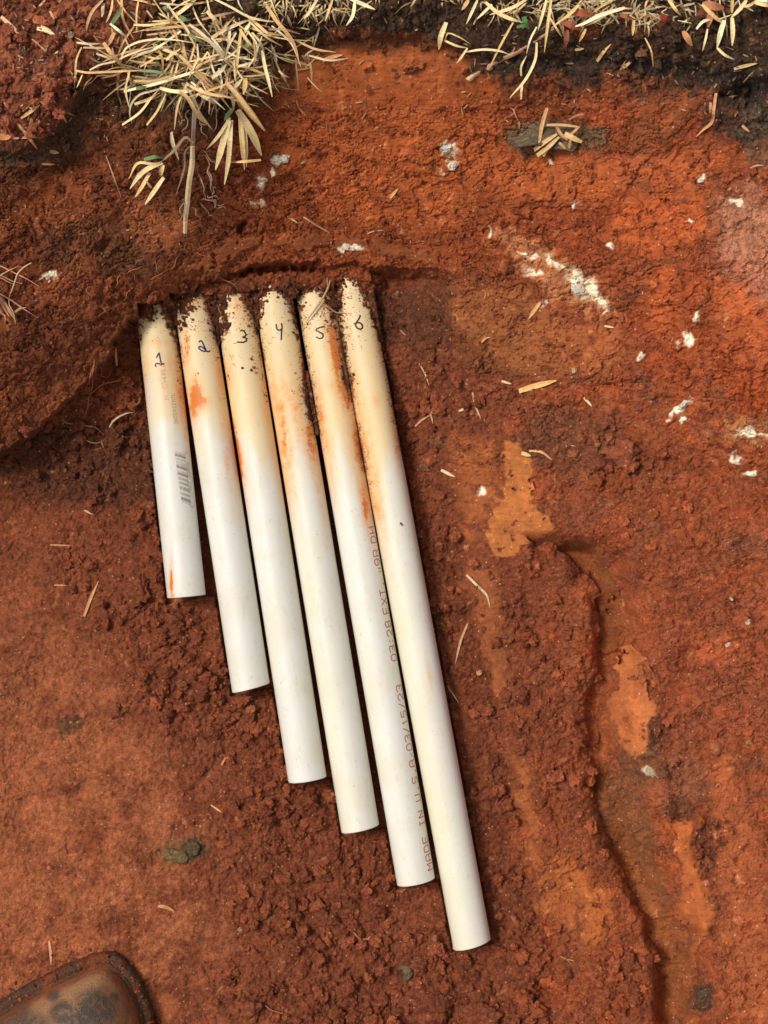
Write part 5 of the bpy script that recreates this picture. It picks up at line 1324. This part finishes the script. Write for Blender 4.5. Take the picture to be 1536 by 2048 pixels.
def grass_tuft():
    root = empty('grass_clump', tuple(gpt(400, 120, 0))); rl = tuple(root.location)
    tag(root, 'big tuft of dead straw coloured grass hanging over the upper left rim', 'grass clump', 'dry grass clumps along the rim')
    bz = float(thw(400, 60)) - .004
    n = 0
    for uv, w in MAJOR:
        b = Bunch(); n += 1
        col = g.choice(STRAWC)
        hi = g.uniform(5, 16)
        plane_blade(b, uv, w * g.uniform(.66, .92), col, hi, g.uniform(4, 12), g.uniform(2, 6), base_z=bz, roll=g.uniform(-.4, .4), w0=.8, w1=.35)
        b.build('blade', M_STRAW, root, rl)
    # thatch below: many short dead blades, one part
    b = Bunch()
    for k in range(760):
        a = g.gauss(0, 1); u = 400 + a * 95; v = g.uniform(-30, 190) - abs(a) * 14
        ang = g.gauss(1.3, 1.1); L_ = g.uniform(25, 85)
        du, dv = math.cos(ang) * L_, math.sin(ang) * L_ * .8
        h = g.uniform(0, 9)
        bend = g.uniform(-.12, .12)
        uv = [(u, v), (u + du * .5 - dv * bend, v + dv * .5 + du * bend), (u + du, v + dv)]
        c = g.choice(STRAWC); f = g.uniform(.5, .95)
        c = tuple(int(x * f) for x in c)
        plane_blade(b, uv, g.uniform(1.6, 4.2), c, h, h * .6, 2, base_z=bz - .006, roll=g.uniform(-.6, .6), w0=.8, w1=.35)
    for k in range(80):      # longer, brighter blades on top of the mat
        a = g.gauss(0, 1); u = 400 + a * 85; v = g.uniform(-20, 175) - abs(a) * 12
        ang = g.choice([g.gauss(.35, .5), g.gauss(2.9, .5), g.gauss(1.4, .6)]); L_ = g.uniform(60, 125)
        du, dv = math.cos(ang) * L_, math.sin(ang) * L_ * .8; bend = g.uniform(-.14, .14)
        uv = [(u, v), (u + du * .5 - dv * bend, v + dv * .5 + du * bend), (u + du, v + dv)]
        plane_blade(b, uv, g.uniform(2.4, 4.4), g.choice(STRAWC), g.uniform(5, 13), g.uniform(3, 9), 3, base_z=bz - .002, roll=g.uniform(-.5, .5))
    o = b.build('thatch', M_STRAW, root, rl); o['kind'] = 'stuff'
    # green blades
    for uv, w in [(zz3([(400, 436), (480, 438), (540, 448), (600, 455)]), 5), (zz3([(700, 210), (740, 235), (800, 270)]), 6), (zz3([(225, 145), (265, 90), (290, 42)]), 8), (zz3([(375, 545), (410, 538), (440, 532)]), 7), (zz3([(545, 40), (560, 60), (575, 75)]), 7), (zz3([(1050, 270), (1065, 290), (1070, 315)]), 6), (zz3([(640, 100), (680, 120), (710, 122)]), 7)]:
        b = Bunch(); plane_blade(b, uv, w, g.choice([(112, 128, 78), (124, 138, 88), (98, 112, 70)]), 12, 12, 3, base_z=bz); o = b.build('blade', M_STRAW, root, rl); o['label'] = 'green blade'
    # hanging stolon with a bleached tip
    b = Bunch(); b.add([gpt(390, 215, 16), gpt(388, 250, 16), gpt(386, 290, 14), gpt(380, 340, 11)], 9 * PX, (150, 132, 112), kind='round', w0=1, w1=.9)
    b.add([gpt(386, 285, 15), gpt(374, 275, 15), gpt(350, 300, 13), gpt(325, 322, 12)], 6 * PX, (172, 146, 116), kind='round', w0=1, w1=.6)
    b.add([gpt(383, 290, 13), gpt(372, 300, 12), gpt(370, 330, 10), gpt(352, 390, 8)], 4 * PX, (150, 128, 108), kind='round', w0=1, w1=.4)
    b.build('stolon', M_STRAW, root, rl)
    b = Bunch(); b.add([gpt(385, 292, 15), gpt(384, 330, 13), gpt(379, 360, 11), gpt(375, 400, 9), gpt(371, 440, 7), gpt(370, 466, 6)], 10 * PX, (212, 186, 142), w0=.8, w1=1.2, th=.4)
    b.build('stolon_tip', M_STRAW, root, rl)
    for uv, w in [(zz1([(650, 650), (600, 670), (560, 700), (520, 755)]), 9), (zz1([(640, 655), (600, 655), (560, 650), (515, 715)]), 5), (zz1([(652, 660), (646, 680), (640, 705)]), 9), (zz1([(655, 710), (620, 760), (580, 818)]), 8), (zz1([(600, 690), (575, 735), (540, 790)]), 7), (zz1([(585, 725), (600, 745), (612, 755)]), 4), (zz1([(685, 530), (692, 570), (715, 640)]), 6)]:
        b = Bunch(); plane_blade(b, uv, w, g.choice(STRAWC[:3]), 13, 8, 3, w0=.75, w1=.3); b.build('blade', M_STRAW, root, rl)
    b = Bunch(); plane_blade(b, zz1([(575, 638), (620, 628), (658, 632)]), 7, (112, 140, 84), 12, 12, 1); b.build('blade', M_STRAW, root, rl)['label'] = 'green blade'
    for uv, w in [(zz1([(920, 470), (880, 535), (825, 598)]), 6), (zz1([(916, 480), (895, 560), (862, 680)]), 12), (zz1([(925, 480), (920, 560), (914, 640), (898, 738)]), 9), (zz1([(960, 450), (968, 560), (978, 678)]), 9), (zz1([(950, 440), (1000, 520), (1046, 622)]), 14), (zz1([(925, 345), (985, 430), (1060, 524)]), 12), (zz1([(975, 480), (985, 580), (986, 668)]), 6), (zz1([(1044, 640), (990, 645), (925, 650)]), 5), (zz1([(940, 350), (955, 400), (970, 440)]), 9), (zz1([(910, 330), (930, 380), (935, 440)]), 8), (zz1([(760, 370), (790, 440), (850, 520)]), 5)]:
        b = Bunch(); plane_blade(b, uv, w, g.choice(STRAWC[:5]), 15, 8, 3, w0=.75, w1=.3); b.build('blade', M_STRAW, root, rl)
    b = Bunch(); plane_blade(b, zz1([(932, 435), (915, 455), (897, 482)]), 8, (124, 150, 88), 17, 14, 1); b.build('blade', M_STRAW, root, rl)['label'] = 'green blade'
    # roots of the tuft
    b = Bunch()
    for k, (a, c, n_, am) in enumerate([((410, 310), (428, 380), 6, 5), ((420, 330), (424, 400), 6, 5), ((405, 300), (430, 325), 5, 5), ((395, 345), (412, 395), 6, 5), ((402, 400), (448, 408), 7, 5), ((408, 398), (452, 418), 7, 5), ((400, 405), (425, 432), 6, 5), ((365, 400), (360, 440), 5, 5), ((415, 392), (440, 395), 5, 5), ((385, 415), (400, 440), 5, 4), ((425, 388), (432, 375), 4, 4),
                                    ((378, 220), (366, 268), 6, 6), ((395, 225), (420, 262), 6, 7), ((370, 240), (358, 252), 4, 5), ((400, 240), (412, 280), 5, 6), ((490, 140), (520, 170), 6, 7), ((500, 150), (528, 160), 6, 6), ((485, 155), (515, 178), 5, 6), ((512, 135), (490, 168), 5, 6), ((420, 230), (440, 200), 5, 6), ((440, 215), (425, 265), 5, 6), ((350, 190), (344, 215), 5, 5), ((358, 195), (350, 222), 5, 5)]):
        ln = wig(a, c, n_, am, 200 + k)
        b.add([gpt(u, v, 9) for u, v in ln], 2.6 * PX, (172 + g.randint(-16, 16), 144, 120), kind='round', w0=.8, w1=.4)
    b.build('roots', M_ROOT, root, rl)
grass_tuft()

def rim_clump(lab, u0, u1, n, vlo, vhi, amb=1.57, sp=.55, lmin=20, lmax=70, major=(), green=(), dry=(), seed=1):
    gg = random.Random(seed); cu = (u0 + u1) / 2
    root = empty('grass_clump', tuple(gpt(cu, 10, 0))); rl = tuple(root.location)
    tag(root, lab, 'grass clump', 'dry grass clumps along the rim')
    bz = float(thw(cu, 10))
    for k in range(n):
        u = gg.uniform(u0, u1); v = gg.uniform(vlo, vhi); ang = gg.gauss(amb, sp) if gg.random() < .6 else gg.uniform(0, 6.28); L_ = gg.uniform(lmin, lmax)
        du, dv = math.cos(ang) * L_, math.sin(ang) * L_ * .75; bend = gg.uniform(-.1, .1); h = gg.uniform(0, 8)
        uv = [(u, v), (u + du * .5 - dv * bend, v + dv * .5 + du * bend), (u + du, v + dv)]
        f = gg.uniform(.7, 1); c = tuple(int(x * f) for x in gg.choice(STRAWC))
        b = Bunch(); plane_blade(b, uv, gg.uniform(1.6, 3.8), c, h, h * .5 + 1, 2, base_z=bz - .006, roll=gg.uniform(-.5, .5), w0=.8, w1=.35); b.build('blade', M_STRAW, root, rl)
    for uv, w in major:
        b = Bunch(); plane_blade(b, uv, w, gg.choice(STRAWC[:5]), 9, 7, 3, base_z=bz, w0=.7, w1=.3); b.build('blade', M_STRAW, root, rl)
    for uv, w in green:
        b = Bunch(); plane_blade(b, uv, w, (76, 112, 62), 10, 10, 2, base_z=bz); b.build('blade', M_STRAW, root, rl)['label'] = 'green blade'
    for (u, v, du, dv, w, c) in dry:
        b = Bunch(); plane_blade(b, [(u, v), (u + du / 2, v + dv / 2), (u + du, v + dv)], w, c, 6, 6, 3, base_z=bz, w0=.5, w1=.5); b.build('leaf_scrap', M_STRAW, root, rl)
def zq(l): return [(850 + x / 2.239, y / 2.239) for x, y in l]
rim_clump('thin straggle of dead grass on the rim, right beside the big tuft', 520, 700, 120, -20, 22, 1.5, .5, 20, 55, major=[(zz1([(1270, -5), (1230, 60), (1215, 75)]), 5), (zz1([(1330, 0), (1300, 85)]), 4), (zz1([(1420, 0), (1410, 65), (1385, 102)]), 6), (zz1([(1400, -5), (1500, 38)]), 7)], seed=21)
rim_clump('sparse dead grass on the dark rim, left of the pale twig', 700, 930, 60, -25, 6, 1.6, .5, 15, 45, major=[(zq([(195, 0), (165, 45)]), 7), (zq([(235, 0), (185, 108)]), 5), (zq([(300, 20), (232, 86)]), 5), (zq([(95, 100), (72, 160), (62, 222)]), 9)], seed=22)
rim_clump('clump with a few green shoots above the pale twig', 950, 1080, 70, -20, 25, 1.6, .7, 20, 50,
 major=[(zq([(270, 10), (330, 60), (400, 90), (440, 100)]), 7), (zq([(545, -5), (530, 50), (505, 140)]), 5), (zq([(565, 0), (552, 90), (535, 232)]), 5), (zq([(450, 0), (400, 30), (290, 66)]), 6), (zq([(395, 100), (350, 180), (290, 300)]), 4), (zq([(500, 120), (470, 180), (455, 240)]), 3.5), (zq([(500, 190), (495, 260), (460, 340), (380, 438)]), 5), (zq([(85, 180), (140, 205), (190, 215)]), 4), (zq([(190, 215), (160, 260), (140, 285)]), 4), (zq([(185, 232), (260, 222), (340, 230), (390, 250)]), 4), (zq([(90, 180), (100, 150), (150, 165), (200, 195)]), 2.5), (zq([(430, 340), (430, 300), (455, 250)]), 3.5), (zq([(430, 445), (432, 400), (440, 370)]), 4)],
 green=[(zq([(440, 75), (450, 100), (462, 125)]), 9), (zq([(410, 122), (440, 115), (468, 128)]), 6)], seed=23)
rim_clump('dense straw mat with red leaf scraps on the rim, right of the twig', 1080, 1300, 230, -25, 40, 1.9, .8, 20, 60,
 major=[(zq([(560, 80), (590, 130), (612, 165)]), 4), (zq([(690, 20), (650, 60), (610, 95)]), 6), (zq([(895, 35), (780, 70), (700, 110), (660, 122)]), 7), (zq([(720, 130), (705, 160), (690, 188)]), 5), (zq([(935, 90), (930, 160)]), 6), (zq([(1090, 0), (1120, 40), (1145, 70)]), 6), (zq([(985, 170), (1010, 220), (1022, 300)]), 3)],
 dry=[(1140, 22, 46, 8, 13, (160, 84, 50)), (1122, 42, 40, 16, 12, (150, 80, 50)), (1135, 60, -4, 34, 9, (140, 80, 54)), (1240, 30, 24, 6, 8, (160, 88, 60)), (1324, 30, 8, 14, 12, (140, 50, 36)), (1366, 62, 18, 30, 11, (206, 140, 90))], seed=24)
rim_clump('small pale tuft of crossed stalks at the upper right rim', 1290, 1450, 130, -25, 45, 1.7, .8, 18, 50,
 major=[(zq([(1240, 20), (1290, 70), (1340, 110)]), 7), (zq([(1340, 90), (1322, 150), (1308, 215)]), 9), (zq([(1308, 215), (1340, 245), (1385, 266)]), 5), (zq([(1375, 80), (1378, 140), (1376, 205)]), 8), (zq([(1440, 0), (1410, 40), (1370, 80)]), 7), (zq([(1376, 0), (1374, 60)]), 6), (zq([(1215, 130), (1240, 100), (1290, 85)]), 5), (zq([(1265, 130), (1255, 180), (1242, 230)]), 4)],
 dry=[(1404, 8, 44, 8, 15, (186, 118, 84)), (1424, 14, -8, 40, 12, (200, 134, 96))], seed=25)
rim_clump('stalks crossing in the upper right corner', 1450, 1560, 30, -25, 5, 1.9, .9, 15, 40, major=[(zq([(1475, 10), (1520, 20), (1570, 26)]), 8), (zq([(1480, -4), (1520, 2), (1580, 6)]), 6), (zq([(1420, 30), (1450, 25), (1490, -5)]), 5), (zq([(1420, 20), (1470, 50)]), 4)], seed=26)
# grey sod lump with straw on the back wall
def sod():
    root = empty('sod_lump', tuple(gpt(1115, 275, 0))); rl = tuple(root.location)
    tag(root, 'grey brown sod lump with chopped straw stuck to the right of the back wall', 'sod lump')
    for k, (u, v, a, b_, rot) in enumerate([(1110, 275, 70, 26, -.12)]):
        o = clod(u, v, a, b_, rot, (112, 92, 72), None, name='earth', seed=1500 + k, flat=.22, rough=.6, lift=.05, facets=3, parent=root)
        loc = o.location.copy()
        lump_loc = P(u, v, float(thw(u, v)))
        o.data.transform(__import__('mathutils').Matrix.Translation(loc - Vector(rl)))
        # mesh was centred on its own middle; now it is relative to the root
        ctr_ = P(u, v, float(thw(u, v)) + min(a, b_) * .000347 * .05)
        o.data.transform(__import__('mathutils').Matrix.Translation(Vector(ctr_) - loc))
        o.location = (0, 0, 0); o.parent = root
    def s(l): return [(768 + x / 2, y / 2) for x, y in l]
    for uv, w, c in [(s([(652, 432), (632, 500), (620, 575)]), 7, (214, 166, 112)), (s([(600, 600), (640, 570), (692, 536)]), 8, (222, 178, 120)), (s([(612, 622), (660, 585), (700, 548)]), 8, (216, 176, 120)), (s([(650, 500), (710, 500), (782, 508)]), 5, (206, 162, 106)), (s([(740, 592), (745, 560), (762, 520)]), 5, (196, 150, 100)), (s([(722, 535), (755, 552), (792, 568)]), 10, (222, 176, 112)), (s([(690, 506), (710, 540), (735, 560)]), 6, (196, 146, 98)), (s([(700, 570), (712, 582), (726, 596)]), 5, (196, 150, 104)), (s([(635, 625), (650, 600), (672, 580)]), 6, (226, 186, 130)), (s([(745, 540), (775, 512), (782, 506)]), 5, (206, 156, 110)), (s([(740, 478), (770, 462), (800, 456)]), 3, (176, 130, 96))]:
        b = Bunch(); plane_blade(b, uv, w, c, 6.5, 6.5, 1, w0=.9, w1=.8); b.build('straw', M_STRAW, root, rl)
sod()
# fine litter: countless chaff bits on the soil
def litter():
    b = Bunch(); gg = random.Random(8)
    for k in range(520):
        r = gg.random()
        if r < .45: u, v = gg.uniform(0, 1536), gg.uniform(40, 260)
        elif r < .62: u, v = gg.uniform(0, 240), gg.uniform(0, 280)
        elif r < .85: u, v = gg.uniform(0, 1536), gg.uniform(200, 620)
        else: u, v = gg.uniform(860, 1536), gg.uniform(560, 2040)
        if 250 < u < 780 and 540 < v < 900: continue
        ang = gg.uniform(0, 6.28); L_ = gg.uniform(4, 18) if v < 280 else gg.uniform(3, 9)
        uv = [(u, v), (u + math.cos(ang) * L_, v + math.sin(ang) * L_)]
        f = gg.uniform(.6, 1); c = tuple(int(x * f) for x in gg.choice([(206, 150, 104), (190, 132, 88), (222, 180, 130), (160, 120, 90)]))
        b.add(on_ground(uv, .7), gg.uniform(1.3, 3.2 if v < 280 else 2.2) * PX, c)
    tag(b.build('chaff', M_STRAW), 'fine chaff and root crumbs sprinkled over the soil', 'chaff', kind='stuff')
litter()

# ------------------------------------------------------------------ boot
def boot():
    outline = [(-200, 2120), (-100, 2062), (0, 2006), (90, 1956), (155, 1926), (213, 1910), (252, 1932), (284, 1982), (303, 2040), (302, 2110), (272, 2200), (215, 2310), (150, 2420), (90, 2540), (20, 2660), (-80, 2730), (-200, 2720), (-290, 2630), (-330, 2500), (-330, 2350), (-290, 2220)]
    p = np.array(outline, float); n = len(p)
    # closed Catmull resample
    t = np.linspace(0, n, 160, endpoint=False); k = t.astype(int); f = (t - k)[:, None]
    p0, p1, p2, p3 = p[(k - 1) % n], p[k % n], p[(k + 1) % n], p[(k + 2) % n]
    Q = .5 * (2 * p1 + (p2 - p0) * f + (2 * p0 - 5 * p1 + 4 * p2 - p3) * f ** 2 + (3 * p1 - p0 - 3 * p2 + p3) * f ** 3)
    zf = .004
    W = P(Q[:, 0], Q[:, 1], .018)[:, :2]       # outline in metres
    c = W.mean(0)
    d = np.roll(W, -1, 0) - np.roll(W, 1, 0); d /= np.linalg.norm(d, axis=1)[:, None]; nrm = np.stack([d[:, 1], -d[:, 0]], 1)
    if ((W + nrm * .001 - c) ** 2).sum() < ((W - c) ** 2).sum(): nrm = -nrm
    root = empty('boot', (float(c[0]), float(c[1]), 0)); rl = tuple(root.location)
    tag(root, 'toe of a scuffed brown work boot with dusty grey sole at the bottom left corner', 'boot')
    def loft(rings, name, mat, cap_top=False, attrs=None):
        m = len(rings[0]); V = np.concatenate(rings); i = np.arange(len(V)).reshape(len(rings), m); j = np.roll(i, -1, 1)
        F = [tuple(x) for x in np.stack([i[:-1], j[:-1], j[1:], i[1:]], -1).reshape(-1, 4)]
        u, v = to_px(V[:, 0], V[:, 1], V[:, 2])
        gy = np.maximum(sstep(96, 70, u), np.maximum(sstep(100, 112, u) * sstep(172, 155, u), sstep(200, 222, u))) * .9
        V = V.copy(); V[:, 2] += .0012 * perlin(u / 14, v / 14, 7); V[:, 0] += .0009 * perlin(u / 11, v / 11, 8); V[:, 1] += .0009 * perlin(u / 11, v / 11, 9)
        return mesh_obj(name, V, F, mat, parent=root, loc=rl, attrs={'grey': gy})
    def off(dist, z):
        zz = np.full(len(W), z) if np.isscalar(z) else z
        w2 = W + nrm * np.broadcast_to(dist, len(W))[:, None]
        return np.concatenate([w2, zz[:, None]], 1)
    wob = .0006 * np.sin(np.arange(160) * 1.9) + .0005 * np.sin(np.arange(160) * .77)
    # materials
    m1, N, L, B = new_mat('scuffed_brown_leather')
    tc = N.new('ShaderNodeTexCoord').outputs['Object']
    a = noise(N, L, tc, 40, 6, .62, .6); b_ = noise(N, L, tc, 260, 5, .65); c_ = noise(N, L, tc, 900, 4, .6)
    pt = maprange(N, L, mth(N, L, 'ADD', attr(N, 'patch').outputs['Fac'], mth(N, L, 'MULTIPLY', c_, .7)), .5, 1.15, 1, 0)
    col = mixrgb(N, L, pt, lin(96, 82, 72), lin(174, 130, 94))
    col = mixrgb(N, L, maprange(N, L, b_, .48, .72, 0, .45), col, lin(196, 152, 116))
    col = mixrgb(N, L, maprange(N, L, a, .5, .7, 0, .6), col, lin(126, 84, 60))
    at = maprange(N, L, mth(N, L, 'ADD', attr(N, 'mud').outputs['Fac'], mth(N, L, 'MULTIPLY', b_, .9)), .75, 1.05, 0, .9)
    mudc = mixrgb(N, L, maprange(N, L, c_, .3, .7, 0, 1), lin(112, 60, 38), lin(168, 98, 64))
    col = mixrgb(N, L, at, col, mudc)
    L.new(col, B.inputs['Base Color']); B.inputs['Roughness'].default_value = .85; B.inputs['Specular IOR Level'].default_value = .2
    bp = N.new('ShaderNodeBump'); bp.inputs['Distance'].default_value = .0014; L.new(mth(N, L, 'ADD', c_, b_), bp.inputs['Height']); L.new(bp.outputs[0], B.inputs['Normal'])
    m2, N, L, B = new_mat('muddy_rubber')
    tc = N.new('ShaderNodeTexCoord').outputs['Object']
    a = noise(N, L, tc, 75, 6, .7); b_ = noise(N, L, tc, 700, 4, .65)
    f = maprange(N, L, mth(N, L, 'ADD', attr(N, 'grey').outputs['Fac'], mth(N, L, 'MULTIPLY', a, 3.2)), 2.05, 2.5, 0, .9)
    mudc = mixrgb(N, L, maprange(N, L, a, .3, .7, 0, 1), lin(108, 58, 36), lin(158, 92, 62))
    gry = mixrgb(N, L, maprange(N, L, b_, .3, .7, 0, 1), lin(62, 52, 42), lin(118, 92, 70))
    L.new(mixrgb(N, L, f, mudc, gry), B.inputs['Base Color']); B.inputs['Roughness'].default_value = .95; B.inputs['Specular IOR Level'].default_value = .15
    bp = N.new('ShaderNodeBump'); bp.inputs['Distance'].default_value = .003; L.new(mth(N, L, 'ADD', a, b_), bp.inputs['Height']); L.new(bp.outputs[0], B.inputs['Normal'])
    loft([off(-.003, .0), off(0 , .002) , off(wob, .008), off(-.0006 + wob, .0125), off(-.0016 + wob, .0148), off(-.0030, .0156), off(-.0052, .0154), off(-.0066, .0146)], 'sole', m2)
    o = loft([off(-.0058, .0140), off(-.0064, .0160), off(-.0076, .0166), off(-.0094, .0166), off(-.0104, .0160)], 'welt', m2)
    # upper: height field over the inner outline
    S = np.linspace(1, 0, 44)
    fwd = np.array([213 + 10, 1910.]) - np.array([-60, 2640.]); fwd /= np.linalg.norm(fwd); fw = np.array([fwd[0], -fwd[1]])
    # medial line: map each outline point to a nearby spine point
    toe = P(205, 1925, .02)[:2]; heel = P(-150, 2700, .02)[:2]
    ax = toe - heel; Lb = np.linalg.norm(ax); ax /= Lb
    s_of = np.clip(((W - heel) @ ax), .035, Lb - .045)
    sp = P(np.array([-170, -110, -40, 60, 110, 150]), np.array([2640, 2520, 2380, 2200, 2100, 2030]), .02)[:, :2]
    ss = (sp - heel) @ ax
    spine = np.stack([np.interp(s_of, ss, sp[:, 0]), np.interp(s_of, ss, sp[:, 1])], 1)
    inner = W - nrm * .0085
    hs_ = np.interp(s_of, (.0, Lb * .45, Lb * .62, Lb * .8, Lb), (.105, .10, .072, .050, .040))
    rings = []; mud = []
    for q in S:
        w2 = spine + (inner - spine) * q
        zz = .0155 + hs_ * (1 - q ** 2.6) ** .62
        rings.append(np.concatenate([w2, zz[:, None]], 1)); mud.append(np.full(160, .6 * np.clip((q - .86) * 8, 0, 1)))
    V = np.concatenate(rings); i = np.arange(len(V)).reshape(len(rings), 160); j = np.roll(i, -1, 1)
    F = [tuple(x) for x in np.stack([i[:-1], j[:-1], j[1:], i[1:]], -1).reshape(-1, 4)]
    V[:, 2] += .0012 * perlin(V[:, 0] * 40, V[:, 1] * 40, 5) + .0003 * perlin(V[:, 0] * 200, V[:, 1] * 200, 6)
    u, v = to_px(V[:, 0], V[:, 1], V[:, 2]); pa = np.zeros(len(V))
    for cu, cv, rr_ in ((190, 2020, 46), (125, 2026, 28), (106, 1990, 15), (18, 2030, 50), (165, 2046, 40), (60, 2080, 60), (230, 1995, 10), (-60, 2150, 80), (120, 2200, 60)):
        pa = np.maximum(pa, np.exp(-(((u - cu) ** 2 + (v - cv) ** 2) / rr_ ** 2) ** 2))
    mesh_obj('upper', V, F, m1, parent=root, attrs={'mud': np.concatenate(mud), 'patch': pa}, loc=rl)
    # toe cap seam, stitched line running round the toe
    # shaft above the heel (beyond the picture edge)
    cs = P(-140, 2560, .05); an = np.linspace(0, 2 * np.pi, 48, endpoint=False)
    rr = [np.stack([cs[0] + .045 * k_ * np.cos(an), cs[1] + .055 * k_ * np.sin(an), np.full(48, z)], 1) for k_, z in ((1.0, .06), (.98, .10), (.95, .14), (1.0, .18), (1.03, .20), (.96, .203), (.9, .17), (.88, .10))]
    V = np.concatenate(rr); i = np.arange(len(V)).reshape(len(rr), 48); j = np.roll(i, -1, 1)
    F = [tuple(x) for x in np.stack([i[:-1], j[:-1], j[1:], i[1:]], -1).reshape(-1, 4)]
    mesh_obj('shaft', V, F, m1, parent=root, attrs={'mud': np.zeros(len(V)), 'patch': np.zeros(len(V))}, loc=rl)
boot()
print('done', len(bpy.data.objects))
